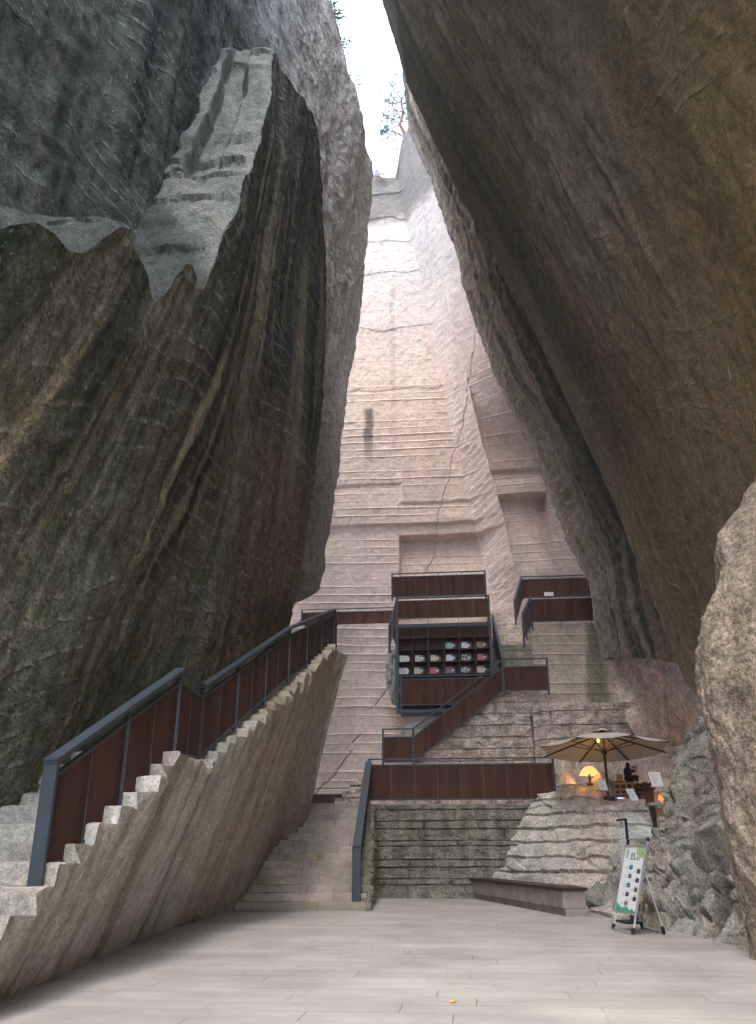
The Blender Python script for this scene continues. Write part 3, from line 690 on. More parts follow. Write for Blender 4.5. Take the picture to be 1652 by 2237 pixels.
yq -= groove(XQ, ZQ, 0.42, 0.045, 5) * sstep(28, 20, ZQ) + 0.06 * fbm(XQ * 0.6, ZQ * 0.4, 13, 4) + 0.015 * fbm(XQ * 4, ZQ * 4, 3, 3)
yq += undercut(XQ, ZQ, -2, WY(1195, 1085, 37).x, 17.0, 13.2, 0.6, 0.1) + undercut(XQ, ZQ, -2, 12, 18.3, 17.4, 0.2)
yq -= 0.06 * ridge(XQ * 0.8 + ZQ * 0.1, ZQ * 0.15, 4, 3) * (1 - low)
yq += crackline(XQ, ZQ)
PQb = np.stack([XQ, yq, ZQ], -1)
def topcap(P, zadd=0.2, depth=8):
    tp = np.linspace(0, 1, 8)[:, None, None]
    e = P[-1].copy(); e[:, 1] += depth; e[:, 2] += zadd
    return P[-1][None] * (1 - tp) + e[None] * tp
# uneven rim along the top
for A_ in (PL, PP, PQb):
    t_ = sstep(36.0, 38.6, A_[..., 2]); A_[..., 2] += t_ * (-0.9 + 0.5 * fbm(A_[..., 0] * 0.9, 1, 4, 4) + 1.9 * sstep(-3.1, -2.4, A_[..., 0]))
uvl = np.stack([XL, ZL], -1); uvp = np.stack([XP, ZP], -1); uvq = np.stack([XQ, ZQ], -1)
bk = grids('back_cliff', [(PL, uvl, False), (PP, uvp, False), (PQb, uvq, False)] + [(topcap(a), topcap(a)[..., :2] + 50, False) for a in (PL, PP, PQb)], M['pink'], sharp=60)
props(bk, 'tall pale pink sawn rock face closing the gorge', kind='structure')
# lower wall, with the walkway on top of it
zl = np.linspace(1.8, 10.66, 420); xs = np.linspace(-11, 2.6, 330)
XX, ZZ = np.meshgrid(xs, zl)
yy = 36.5 - groove(XX, ZZ, 0.385, 0.075, 9) - 0.04 * fbm(XX * 0.6, ZZ * 0.5, 7, 4) - 0.012 * fbm(XX * 5, ZZ * 5, 3, 3)
ck = np.abs(XX - tab(ZZ, [(WY(690, 1730, 36.5).z, WY(690, 1730, 36.5).x), (WY(735, 1690, 36.5).z, WY(735, 1690, 36.5).x), (WY(790, 1590, 36.5).z, WY(790, 1590, 36.5).x), (WY(850, 1495, 36.5).z, WY(850, 1495, 36.5).x)]) - 0.12 * fbm(ZZ * 2.2, 1, 1, 4))
yy += 0.09 * sstep(0.07, 0.01, ck) * sstep(7.9, 7.4, ZZ) * sstep(-0.3, 0.3, vn(ZZ * 3, 1, 7))
PLw = np.stack([XX, yy, ZZ], -1)
tp8 = np.linspace(0, 1, 6)[:, None, None]
e_ = PLw[-1].copy(); e_[:, 1] = 38.6
PWt = PLw[-1][None] * (1 - tp8) + e_[None] * tp8
lw = grids('back_cliff', [(PLw, np.stack([XX + 30, ZZ], -1), False), (PWt, PWt[..., :2].copy(), False)], M['pinklow'], sharp=60)
props(lw, 'lower pink grooved rock face under the walkway', kind='structure')

# ================================================================== BUILT STONEWORK
def courses(X, Z, hs_, seed, amp=0.05, joint=0.045, blen=1.1, jw=0.022):
    """height of rock-faced coursed masonry at (X, Z)"""
    zc = np.concatenate([[-50], np.cumsum(hs_) , [1e3]]) if not np.isscalar(hs_) else np.arange(-2, 80) * hs_
    Zw = Z + 0.012 * fbm(X * 0.8, 0, seed, 2)
    k = np.clip(np.searchsorted(zc, Zw.ravel(), side='right') - 1, 0, len(zc) - 2).reshape(Z.shape)
    lo = zc[k]; hi = zc[k + 1]
    dz = np.minimum(Zw - lo, hi - Zw)
    L = blen * (1.0 + 0.45 * vn(k * 3.7, seed, 1.5)); p = (X + 7.7 * vn(k * 5.3, seed, 2.5)) / L
    b = np.floor(p); dx = np.minimum(p - b, 1 - (p - b)) * L
    m = np.minimum(sstep(0, jw, dz), sstep(0, jw, dx))
    pil = np.minimum(sstep(0, 0.035, dz), sstep(0, 0.05, dx))
    h = -joint * (1 - m) + 0.35 * amp * vn(b * 7.1 + 0.3, k * 3.3 + 0.2, seed) + amp * pil * (0.55 + 0.9 * fbm(X * 2.4, Z * 3.0, seed, 5, 0.6)) \
        + 0.35 * amp * pil * np.abs(vn(X * 3.1, Z * 6.0, seed + 3))
    return h

LAND = 2.512
# retaining wall
xs = np.linspace(-3.3, 2.0, 430); zs = np.linspace(-0.05, LAND - 0.005, 220)
XX, ZZ = np.meshgrid(xs, zs)
hh = courses(XX, ZZ, [0.34, 0.16, 0.3, 0.2, 0.36, 0.14, 0.32, 0.22, 0.3, 0.17], 3.3, 0.08, 0.014, 2.2, 0.018)
PWl = np.stack([XX, 25.95 + 0.02 * ZZ - hh, ZZ], -1)
e_ = PWl[-1].copy(); e_[:, 1] = 26.6; tpw = np.linspace(0, 1, 4)[:, None, None]; PWc = PWl[-1][None] * (1 - tpw) + e_[None] * tpw
rw = grids('retaining_wall', [(PWl, np.stack([XX, ZZ], -1), False), (PWc, PWc[..., :2].copy(), False)], M['greenblock'], sharp=50)
props(rw, 'mossy greenish retaining wall of rough stone courses under the long rusty railing', 'wall')
# landing
me = MB().box(-7, 2.2, 26.4, 36.8, LAND - 0.3, LAND - 0.004).box(-7, -2.9, 25.4, 26.45, LAND - 0.3, LAND - 0.008)
props(me.build('landing_floor', M['floor']), 'stone landing above the stairs', kind='structure')

# central staircase, each step a part
def stair_x(Y): return tab(Y, [(20.6, -2.44), (25.4, -2.93)])
st = empty('stone_staircase', (-4, 20.6, 0), 'wide flight of pale pink stone steps between the leaning rock wedge and the mossy wall', 'stairs')
RISE, RUN, NST, Y0S = 0.1675, 0.34, 15, 20.6
def step_mat():
    n = NT('step_stone'); ob = n.ob(); oi = n.new('ShaderNodeObjectInfo')
    t = n.new('ShaderNodeTexBrick')
    off = n.new('ShaderNodeCombineXYZ'); n.put(off.inputs[0], n.math('MULTIPLY', oi.outputs['Random'], 31.0))
    ad = n.new('ShaderNodeVectorMath'); ad.operation = 'ADD'; n.put(ad.inputs[0], n.mp(ob, (1, 0, 0), loc=(0, 2.5, 0))); n.put(ad.inputs[1], off.outputs[0])
    n.put(t.inputs['Vector'], ad.outputs[0]); t.inputs['Scale'].default_value = 1; t.inputs['Brick Width'].default_value = 1.5; t.inputs['Row Height'].default_value = 5
    t.inputs['Mortar Size'].default_value = 0.006; t.inputs['Color1'].default_value = (0.37, 0.31, 0.255, 1); t.inputs['Color2'].default_value = (0.45, 0.345, 0.29, 1)
    f = n.noise(ob, 2.0, 6, 0.7); f2 = n.noise(ob, 22, 4, 0.7)
    c = n.mix(0.85, t.outputs['Color'], n.rng(f, 0.3, 0.7, 0.6, 1.3, False), 'MULTIPLY')
    c = n.mix(0.7, c, n.rng(f2, 0.3, 0.7, 0.65, 1.3, False), 'MULTIPLY')
    z = n.sep(ob)
    mo = n.math('MULTIPLY', n.rng(z[2], 1.7, 0.3), n.rng(n.noise(ob, 1.1, 4, 0.6), 0.38, 0.6))
    mo2 = n.math('MULTIPLY', n.rng(z[0], -3.7, -2.6), n.rng(n.noise(ob, 1.7, 4, 0.6), 0.35, 0.6))
    c = n.mix(n.math('MULTIPLY', n.math('MAXIMUM', mo, mo2), 0.7), c, (0.19, 0.185, 0.105))
    c = n.mix(n.math('MULTIPLY', t.outputs['Fac'], 0.8), c, (0.08, 0.07, 0.05))
    return n.done(c, n.bump(n.math('ADD', f, n.math('MULTIPLY', f2, 0.4)), 0.5, 0.03), 0.85)
M['step'] = step_mat()
for k in range(NST):
    y0 = Y0S + RUN * k; z1 = RISE * (k + 1); z0 = RISE * k - 0.02
    y1 = 26.0 if k == NST - 1 else y0 + RUN + 0.06
    xr_ = stair_x(y0) + 0.01 * vn(k * 3.1, 1, 1)
    nx = 60; xs_ = np.linspace(-6.4, xr_, nx)
    nz = 8; prof = [(0.0, z0), (0.0, z1 - 0.016), (0.004, z1 - 0.005), (0.016, z1), (0.1, z1 + 0.001), (y1 - y0, z1 + 0.001)]
    PS = np.zeros((len(prof), nx, 3))
    for i, (dy, z) in enumerate(prof):
        PS[i, :, 0] = xs_; PS[i, :, 1] = y0 + dy; PS[i, :, 2] = z
    wv_ = 0.006 * fbm(xs_ * 2.5, k * 3.0, 1, 4)
    PS[:4, :, 1] += wv_; PS[1:4, :, 2] += 0.006 * fbm(xs_ * 2.0, k * 5.0, 2, 4)
    ends = np.stack([PS[:, -1], PS[:, -1] * 1.0], 1); ends[:, 1, 1] = y1; 
    grids('step', [(PS, np.stack([PS[..., 0], PS[..., 1] + PS[..., 2]], -1), False), (ends, ends[..., 1:].copy(), False)], M['step'], st, sharp=30)
# rough side of the staircase
ysd = np.linspace(20.62, 25.98, 260); tz = np.linspace(0, 1, 120)[:, None]
kz = np.clip(np.floor((ysd - Y0S) / RUN) + 1, 1, NST); ztp = kz * RISE - 0.01
YY = np.broadcast_to(ysd[None], (120, 260)).copy(); ZZ = -0.03 + tz * (ztp + 0.03)[None]
hh = courses(YY, ZZ, 0.25, 8.1, 0.10, 0.05, 0.7)
PSd = np.stack([stair_x(YY) + 0.05 + hh, YY, ZZ], -1)
cp_ = PSd[-1].copy(); cp_[:, 0] -= 0.35; PSc = np.stack([PSd[-1], cp_], 0)
fr_ = PSd[:, 0].copy(); fr_[:, 0] -= 0.3; PSf = np.stack([fr_, PSd[:, 0]], 1)
grids('side_masonry', [(PSd, np.stack([YY, ZZ], -1), False), (PSc, PSc[..., :2].copy(), False), (PSf, PSf[..., ::2].copy(), False)], M['greenblock'], st, sharp=50)

# upper flight climbing to the right
F2 = [(-6.0, LAND), (-4.9, LAND)]; xk = -4.9; zk = LAND
prf = [(-3.05, 3.95), (-1.9, 3.95), (1.12, 6.3), (2.95, 6.3)]
sx = [-4.9]; szz = [LAND]
n1 = 7
for k in range(n1): sx.append(-4.9 + (k) * (1.85 / n1)); szz.append(LAND + (k + 1) * (3.95 - LAND) / n1)
n2 = 12
for k in range(n2): sx.append(-1.9 + k * (3.02 / n2)); szz.append(3.95 + (k + 1) * (2.35 / n2))
sx = np.array(sx); szz = np.array(szz)
xs = [np.linspace(-4.9, 2.95, 520)] + [np.array([a - 0.012, a + 0.002, a + 0.014]) for a in sx[1:]]
xs = np.sort(np.concatenate(xs))
kk = np.clip(np.searchsorted(sx, xs, side='right') - 1, 0, len(sx) - 1)
zt_ = szz[kk] + 0.008 * fbm(xs * 4, 1, 1, 3)
tz = np.linspace(0, 1, 260)[:, None]
XX = np.broadcast_to(xs[None], (260, xs.size)).copy(); ZZ = 2.2 + tz * (zt_ - 2.2)[None]
hh = courses(XX, ZZ - 0.55, 0.392, 5.5, 0.10, 0.012, 2.3, 0.016)
hh += 0.08 * vn(kk[None, :] * 2.3 + 0 * ZZ, np.floor(ZZ / 0.39) * 1.9, 4) * sstep(0.5, 0, zt_[None] - ZZ)
PF2 = np.stack([XX, 29.98 - hh, ZZ], -1)
e_ = PF2[-1].copy(); e_[:, 1] = 31.6; PF2t = PF2[-1][None] * (1 - tpw) + e_[None] * tpw
e2 = PF2[:, -1].copy(); e2[:, 1] = 31.6; PF2s = np.stack([PF2[:, -1], e2], 1)
fl2 = grids('stepped_wall', [(PF2, np.stack([XX, ZZ], -1), False), (PF2t, PF2t[..., :2].copy(), False), (PF2s, PF2s[..., 1:].copy(), False)], M['block'], sharp=50)
props(fl2, 'pinkish stone wall stepping up to the right under the slanting rusty railing', 'stairs')
# broad block wall behind the umbrella
xs = np.linspace(2.2, 8.2, 420); zs = np.linspace(1.2, 5.82, 300); XX, ZZ = np.meshgrid(xs, zs)
m = sstep(4.0, 4.25, ZZ)
hh = courses(XX, ZZ - 0.05, 0.46, 2.7, 0.11, 0.014, 3.0, 0.016) * m + (0.10 + 0.04 * fbm(XX * 1.2, ZZ * 1.2, 4, 4)) * (1 - m)
hh -= 0.5 * sstep(2.6, 2.2, XX)
PB0 = np.stack([XX, 29.05 - hh, ZZ], -1)
e_ = PB0[-1].copy(); e_[:, 1] = 34.6; PB0t = PB0[-1][None] * (1 - tpw) + e_[None] * tpw
e2 = PB0[:, 0].copy(); e2[:, 1] = 31; tpx = np.linspace(0, 1, 60)[None, :, None]
PB0s = e2[:, None] * (1 - tpx) + PB0[:, 0][:, None] * tpx
PB0s[..., 0] += -0.12 * courses(PB0s[..., 1], PB0s[..., 2], 0.46, 2.9, 0.9, 0.2, 0.8)
b0 = grids('block_wall', [(PB0, np.stack([XX, ZZ], -1), False), (PB0t, PB0t[..., :2].copy(), False), (PB0s, PB0s[..., 1:].copy(), False)], M['block'], sharp=50)
props(b0, 'pinkish rough stone block wall behind the beige umbrella', 'wall')
# grooved block under the right hand balcony
xs = np.linspace(2.55, 7.5, 300); zs = np.linspace(5.4, 9.92, 300); XX, ZZ = np.meshgrid(xs, zs)
yy = 34.5 - groove(XX, ZZ, 0.4, 0.07, 2) - 0.04 * fbm(XX * 0.8, ZZ * 0.6, 3, 4) + 0.12 * sstep(2.75, 2.55, XX)
P_ = np.stack([XX, yy, ZZ], -1)
e_ = P_[-1].copy(); e_[:, 1] = 37.2; Pt_ = P_[-1][None] * (1 - tpw) + e_[None] * tpw
e2 = P_[:, 0].copy(); e2[:, 1] = 37.4; e2[:, 0] -= 0.15; Ps_ = e2[:, None] * (1 - tpx) + P_[:, 0][:, None] * tpx
Ps_[..., 0] += 0.04 * fbm(Ps_[..., 1] * 2, Ps_[..., 2] * 2, 1, 4)
b2 = grids('grooved_wall', [(P_, np.stack([XX, ZZ], -1), False), (Pt_, Pt_[..., :2].copy(), False), (Ps_, Ps_[..., 1:].copy(), False)], M['mossywall'], sharp=60)
props(b2, 'pale grooved stone wall with a wide green algae stain, carrying the right balcony', 'wall')
# narrow steps between the display tower and the right balcony
ns = empty('narrow_steps', (1.8, 31.5, 6.3), 'narrow greenish stone steps rising between the record shelf and the right balcony', 'stairs')
for k in range(22):
    y0 = 31.6 + 0.235 * k; z1 = 6.3 + 0.215 * (k + 1)
    nx = 14; xs_ = np.linspace(0.9, 2.66, nx); y1 = y0 + 0.28 if k < 21 else 38
    PS = np.zeros((5, nx, 3))
    for i, (dy, z) in enumerate([(0, z1 - 0.24), (0, z1 - 0.03), (0.02, z1), (0.12, z1), (y1 - y0, z1)]):
        PS[i, :, 0] = xs_; PS[i, :, 1] = y0 + dy + 0.012 * vn(xs_ * 2, k, i); PS[i, :, 2] = z + 0.012 * vn(xs_ * 3, k * 2.2, 1)
    grids('step', [(PS, np.stack([PS[..., 0], PS[..., 2]], -1), False)], M['greenblock'] if k < 13 else M['block'], ns, sharp=30)

# rock lumps
def lump(name, c, s, mat, label, cat, seed=1, rot=0, amp=0.25, flat=0.6, sub=5, group=None):
    bm = bmesh.new(); bmesh.ops.create_icosphere(bm, subdivisions=sub, radius=1)
    V = np.array([v.co[:] for v in bm.verts])
    rg = np.random.RandomState(seed)
    for _ in range(16):
        pn = rg.normal(size=3); pn /= np.linalg.norm(pn); dd_ = rg.uniform(0.55, 0.9)
        V = V - np.maximum(V @ pn - dd_, 0)[:, None] * pn[None]
    S = np.array(s); Q = V * S * 1.2
    n_ = fbm(Q[:, 0] * 0.9 + seed * 9, Q[:, 1] * 0.9, Q[:, 2] * 0.9, 5, 0.55) * amp + 0.3 * amp * ridge(Q[:, 0] * 1.6, Q[:, 1] * 1.6 + seed, Q[:, 2] * 1.6, 3)
    fv, fe = facets(Q, 2.2, seed); n_ = n_ + 0.05 * fv
    Q = Q * (1 + (n_ / np.minimum(S.min() * 2.2, 1.0 + S.min()))[:, None])
    cr, sr = math.cos(rot), math.sin(rot)
    X_ = Q[:, 0] * cr - Q[:, 1] * sr; Y_ = Q[:, 0] * sr + Q[:, 1] * cr
    for v, a, b, z in zip(bm.verts, X_, Y_, Q[:, 2]): v.co = (a + c[0], b + c[1], z + c[2])
    me = bpy.data.meshes.new(name); bm.to_mesh(me); bm.free()
    uv = me.uv_layers.new(name='UVMap'); co = np.array([me.vertices[l.vertex_index].co[:] for l in me.loops])
    uv.data.foreach_set('uv', np.stack([co[:, 0] + co[:, 1], co[:, 2]], -1).astype(np.float32).ravel())
    me.polygons.foreach_set('use_smooth', [True] * len(me.polygons)); me.set_sharp_from_angle(angle=R(50))
    o = link(name, me, mat); return props(o, label, cat, group)
lump('boulder', (-1.2, 33.2, 5.5), (1.25, 1.9, 0.62), M['terrace'], 'pale greenish rock ledge jutting out below the record shelf', 'rock', 4, 0, 0.2, 0.45)
lump('boulder', (-2.75, 34.2, 7.9), (0.45, 1.5, 1.15), M['grey'], 'dark mossy rock bulge behind the left edge of the record shelf', 'rock', 7, 0, 0.25)

# stone terrace with carved courses on the right
C = [[WY(1050, 1965, 25.95), WZ(1125, 1968, -0.05), WZ(1205, 1981, -0.05), WZ(1285, 1998, -0.05), WZ(1340, 2012, -0.05), WZ(1420, 2020, -0.05)],
     [WY(1085, 1912, 25.95), W(1145, 1915, 24.6), W(1215, 1915, 23.3), W(1300, 1925, 21.9), W(1345, 1925, 21.4), W(1410, 1925, 21.6)],
     [WY(1125, 1830, 25.95), W(1175, 1828, 25), W(1240, 1828, 24), W(1318, 1832, 22.9), W(1362, 1835, 22.6), W(1418, 1842, 23.0)],
     [WY(1162, 1755, 26.0), W(1205, 1750, 25.4), W(1262, 1752, 24.7), W(1335, 1770, 23.5), W(1372, 1765, 23.4), W(1422, 1790, 23.7)],
     [WY(1186, 1708, 26.1), W(1222, 1722, 25.8), W(1268, 1718, 25.3), W(1335, 1758, 23.8), W(1376, 1744, 23.8), W(1412, 1752, 24.0)],
     [WY(1200, 1668, 26.4), W(1235, 1722, 26.6), W(1290, 1722, 26.0), W(1338, 1754, 24.6), W(1382, 1742, 24.6), W(1408, 1748, 24.6)],
     [WY(1230, 1720, 27.6), W(1245, 1760, 27.6), W(1290, 1780, 27), W(1340, 1790, 26), W(1385, 1790, 25.6), W(1408, 1790, 25.4)]]
A, UV = patch(C, 300, 300)
N_ = normals(A)
cz = (A[..., 2] + 0.035 * fbm(A[..., 0] * 0.7, A[..., 1] * 0.7, 2, 3) + 0.05 * A[..., 0] * 0) / 0.37
kz = np.floor(cz); s_ = cz - kz
hh = 0.055 * (1 - s_) * (0.6 + 0.8 * vn(UV[..., 0] * 0.5, kz * 2.1, 3)) + 0.05 * fbm(UV[..., 0] * 0.9, UV[..., 1] * 1.4, 4, 5) - 0.12 * sstep(0.86, 0.97, s_) * (0.35 + 0.65 * sstep(-0.3, 0.2, vn(UV[..., 0] * 0.7, kz * 1.3, 5))) - 0.05 * sstep(0.82, 0.98, ridge(UV[..., 0] * 0.6 + UV[..., 1] * 0.5, UV[..., 1] * 0.7, 8, 2))
hh += 0.06 * np.abs(vn(UV[..., 0] * 1.6 + UV[..., 1], UV[..., 1] * 2.0, 6))
fv, fe = facets(A * np.array([1, 1, 1.6]), 1.3, 2); hh += 0.03 * fv - 0.02 * sstep(0.05, 0.0, fe)
fv, fe = facets(A * np.array([0.6, 0.6, 1.3]), 3.2, 5); hh += 0.012 * fv
A = A + N_ * hh[..., None]
tr_ = grids('rock_terrace', [(A, UV, False)], M['terrace'], sharp=45)
props(tr_, 'pale sloping rock terrace carved into uneven stone courses behind the bench', 'rock')
lump('boulder', W(1320, 1732, 25.2), (0.34, 0.45, 0.6), M['terrace'], 'pinkish upright rock on the terrace top beside the umbrella pole', 'rock', 12, 0.2, 0.16, 0.4)
lump('boulder', W(1222, 1684, 27.4), (0.4, 0.4, 0.75), M['cave'], 'rounded rock at the end of the long railing, lit orange from behind', 'rock', 14, 0.3, 0.16, 0.6)
lump('boulder', W(1392, 1868, 22.4), (0.36, 0.4, 0.3), M['terrace'], 'low rock lump beside the steps to the cave, behind the poster stand', 'rock', 15, 0.3, 0.12, 0.6)
# tumbled grey rock at the right
C = [[WZ(1262, 1990, -0.06), WZ(1330, 2008, -0.06), WZ(1390, 2026, -0.06), WZ(1453, 2043, -0.06), WZ(1498, 2050, -0.06), WZ(1555, 2066, -0.06), WZ(1644, 2096, -0.06), WZ(1760, 2130, -0.06)],
     [W(1285, 1955, 20.8), W(1338, 1965, 19.4), W(1400, 1965, 18.0), W(1462, 1970, 16.4), W(1508, 1985, 15.5), W(1565, 2000, 14.6), W(1640, 2025, 13.3), W(1750, 2040, 12.4)],
     [W(1320, 1915, 21.8), W(1362, 1912, 20.6), W(1415, 1900, 19.4), W(1470, 1895, 17.8), W(1512, 1905, 16.8), W(1562, 1920, 15.8), W(1632, 1945, 14.3), W(1740, 1950, 13.2)],
     [W(1375, 1872, 22.6), W(1398, 1868, 21.8), W(1428, 1858, 20.8), W(1470, 1850, 19.2), W(1515, 1850, 18.2), W(1560, 1865, 17.0), W(1625, 1880, 15.2), W(1730, 1880, 14)],
     [W(1408, 1858, 23.4), W(1420, 1856, 22.9), W(1440, 1846, 22.2), W(1472, 1810, 20.4), W(1515, 1800, 19.2), W(1560, 1810, 18.0), W(1620, 1820, 16.2), W(1720, 1820, 15)],
     [W(1412, 1866, 24.5), W(1425, 1862, 24.2), W(1446, 1858, 23.6), W(1480, 1830, 22), W(1520, 1760, 20.5), W(1560, 1760, 19.5), W(1620, 1770, 18), W(1720, 1770, 17)]]
A, UV = patch(C, 330, 260); N_ = normals(A)
q = A
hh = 0.20 * fbm(q[..., 0] * 0.6, q[..., 1] * 0.6, q[..., 2] * 0.7, 5, 0.55) + 0.16 * ridge(UV[..., 0] * 0.5 + UV[..., 1] * 0.6, UV[..., 1] * 0.3, 5, 4) * sstep(0, 0.6, q[..., 2])
b_ = ridge(UV[..., 0] * 0.45 - UV[..., 1] * 0.3, UV[..., 1] * 0.8, 11, 2); hh -= 0.18 * sstep(0.78, 0.95, b_)
fv, fe = facets(q * np.array([1, 1, 1.2]), 1.1, 1); hh += 0.15 * fv - 0.05 * sstep(0.06, 0.0, fe)
fv, fe = facets(q, 2.6, 4); hh += 0.035 * fv - 0.015 * sstep(0.08, 0.0, fe)
hc = W(1560, 1885, 16.5); dist = np.sqrt(((q[..., 0] - hc[0]) / 0.62) ** 2 + ((q[..., 1] - hc[1]) / 0.9) ** 2 + ((q[..., 2] - hc[2]) / 0.36) ** 2)
hh -= 1.3 * sstep(1.25, 0.55, dist)
A = A + N_ * (hh * sstep(-0.06, 0.3, q[..., 2]))[..., None]
gp = grids('rock_slope', [(A, UV, False)], M['grey'], sharp=45)
props(gp, 'rough grey green rock slope with a dark hollow, behind the poster stand', 'rock')
C = [[W(1466, 1880, 21.5), W(1472, 1880, 19.6), W(1500, 1880, 18.4), W(1560, 1880, 17.5), W(1650, 1880, 17), W(1760, 1880, 17)],
     [W(1474, 1835, 21.8), W(1476, 1832, 20.0), W(1500, 1830, 18.8), W(1560, 1830, 17.9), W(1650, 1830, 17.3), W(1760, 1830, 17)],
     [W(1490, 1740, 22.2), W(1486, 1735, 20.4), W(1508, 1735, 19.4), W(1560, 1735, 18.5), W(1650, 1735, 18), W(1760, 1730, 17.6)],
     [W(1506, 1660, 22.4), W(1500, 1656, 20.8), W(1520, 1656, 19.9), W(1565, 1656, 19.2), W(1650, 1650, 18.6), W(1760, 1640, 18)],
     [W(1512, 1608, 22.6), W(1514, 1604, 21.0), W(1530, 1596, 20.3), W(1570, 1590, 19.8), W(1650, 1590, 19.2), W(1760, 1580, 18.6)],
     [W(1530, 1590, 22.8), W(1524, 1580, 21.8), W(1540, 1568, 21.2), W(1575, 1550, 20.6), W(1650, 1545, 20), W(1760, 1540, 19)]]
A, UV = patch(C, 260, 260); N_ = normals(A); q = A
hh = 0.16 * fbm(q[..., 0] * 0.8, q[..., 1] * 0.8, q[..., 2] * 0.8 + 4, 5, 0.55) + 0.10 * ridge(UV[..., 0] * 0.7, UV[..., 1] * 0.9, 3, 4)
b_ = ridge(UV[..., 0] * 0.6 + 3, UV[..., 1] * 1.0, 7, 2); hh -= 0.14 * sstep(0.8, 0.95, b_)
fv, fe = facets(q * np.array([1, 1, 0.9]), 1.0, 7); hh += 0.14 * fv - 0.09 * sstep(0.09, 0.0, fe)
fv, fe = facets(q, 2.8, 9); hh += 0.05 * fv
A = A + N_ * hh[..., None]
gq = grids('rock_buttress', [(A, UV, False)], M['grey'], sharp=45)
props(gq, 'upright grey rock buttress at the mouth of the cave, right of the counter', 'rock')
lump('boulder', W(1605, 1835, 15.4), (0.6, 0.8, 0.58), M['grey'], 'angular boulder jutting out over the dark hollow in the rock slope', 'rock', 22, 0.4, 0.2, 0.45)
# near pillar on the right edge
PS_ = [(1642, 2110, 11.6), (1634, 2050, 11.6), (1612, 1960, 11.5), (1582, 1800, 11.4), (1545, 1620, 11.3), (1518, 1480, 11.2), (1520, 1400, 11.2), (1540, 1310, 11.2), (1560, 1230, 11.3), (1588, 1135, 11.5), (1648, 1035, 11.8), (1725, 930, 12.2), (1850, 840, 12.6), (2000, 790, 13)]
C = []
for x, y, d in PS_:
    p = W(x, y, d); yy_ = y
    C.append([p + Vector((1.2, 2.2, -0.1)), p + Vector((0.35, 0.8, 0)), p, p + Vector((0.45, -0.65, 0)), p + Vector((1.2, -1.2, 0)), p + Vector((2.6, -1.6, 0)), p + Vector((5, -1.8, 0.2))])
C[0] = [Vector((v.x, v.y, -0.1)) for v in C[0]]
A, UV = patch(C, 330, 420); N_ = normals(A); q = A
fv, fe = facets(q * np.array([1, 1, 0.5]), 0.75, 3)
hh = 0.08 * fbm(q[..., 0] * 0.7, q[..., 1] * 0.7, q[..., 2] * 0.5, 4) + 0.05 * fv * sstep(0, 0.15, fe) + 0.05 * fbm(q[..., 0] * 2.6, q[..., 1] * 2.6, q[..., 2] * 2.0, 4) + 0.022 * fbm(q[..., 0] * 9, q[..., 1] * 9, q[..., 2] * 7, 4, 0.6)
A = A + N_ * hh[..., None]
pl = grids('rock_pillar', [(A, UV, False)], M['pillar'], sharp=60)
props(pl, 'tall grainy tan rock pillar close by, leaning in from the right edge', 'rock')
# floor of the cave terrace
me = MB().box(3.2, 9, 24.75, 30, 1.2, 1.5).box(4.5, 9, 22.7, 24.745, 1.2, 1.496)
props(me.build('terrace_floor', M['floor']), 'stone floor of the cave terrace', kind='structure')

# ================================================================== RAILINGS
def lerp(a, b, t): return Vector(a) * (1 - t) + Vector(b) * t
UP = Vector((0, 0, 1))
def railing(label, pts, bays, H=1.2, group='rusty steel railings', pw=0.06, hw=0.07, hh=0.045, gap=0.17, low=0.1, bars=False, first=None, last=True, name='railing', joint=2, toe=True):
    """pts: floor points of the line; bays: panels bays per segment"""
    o = empty(name, pts[0], label, 'railing', group)
    pts = [Vector(p) for p in pts]
    mh = MB(); mt = MB(); mbt = MB()
    for i in range(len(pts) - 1):
        p, q = pts[i], pts[i + 1]; d = (q - p); dn = d.normalized(); flat = Vector((d.x, d.y, 0)).normalized()
        mh.beam(p + UP * (H - hh / 2) - dn * hw * 0.3, q + UP * (H - hh / 2) + dn * hw * 0.3, hw, hh)
        mt.beam(p + UP * (H - gap), q + UP * (H - gap), 0.045, 0.04)
        mbt.beam(p + UP * low, q + UP * low, 0.045, 0.035)
        n = bays[i]
        for b in range(n):
            a0 = lerp(p, q, b / n); a1 = lerp(p, q, (b + 1) / n)
            if b > 0:
                sd = flat.cross(UP) * (pw / 2)
                MB().beam(a0 + UP * 0.0, a0 + UP * (H - hh), 0.022, pw, flat).build('post', M['steel'], o)
            if bars:
                am_ = lerp(a0, a1, 0.5); MB().beam(am_ + UP * low, am_ + UP * (H - gap), 0.018, 0.03, flat).build('bar', M['steel'], o)
            for j in range(joint):
                u0 = lerp(a0, a1, j / joint) + dn * 0.002; u1 = lerp(a0, a1, (j + 1) / joint) - dn * 0.002
                z0 = UP * (low + 0.02); z1 = UP * (H - gap - 0.02); t_ = flat.cross(UP) * 0.006
                MB().hexa([u0 + z0 - t_, u1 + z0 - t_, u1 + z0 + t_, u0 + z0 + t_, u0 + z1 - t_, u1 + z1 - t_, u1 + z1 + t_, u0 + z1 + t_]).build('panel', M['corten'], o)
    for i, p in enumerate(pts):
        if i == 0 and first is not None:
            MB().beam(p - UP * 0.02, p + UP * (H + 0.004), first[0], first[1], first[2]).build('end_post', M['steel'], o, bevel=0.004)
        elif i == len(pts) - 1 and not last: continue
        else:
            k = min(i, len(pts) - 2); d = pts[k + 1] - pts[k]; flat = Vector((d.x, d.y, 0)).normalized()
            MB().beam(p - UP * 0.06, p + UP * (H + 0.002), 0.07, 0.07, flat).build('post', M['steel'], o)
    mh.build('handrail', M['steel'], o); mt.build('top_rail', M['steel'], o); mbt.build('bottom_rail', M['steel'], o)
    return o
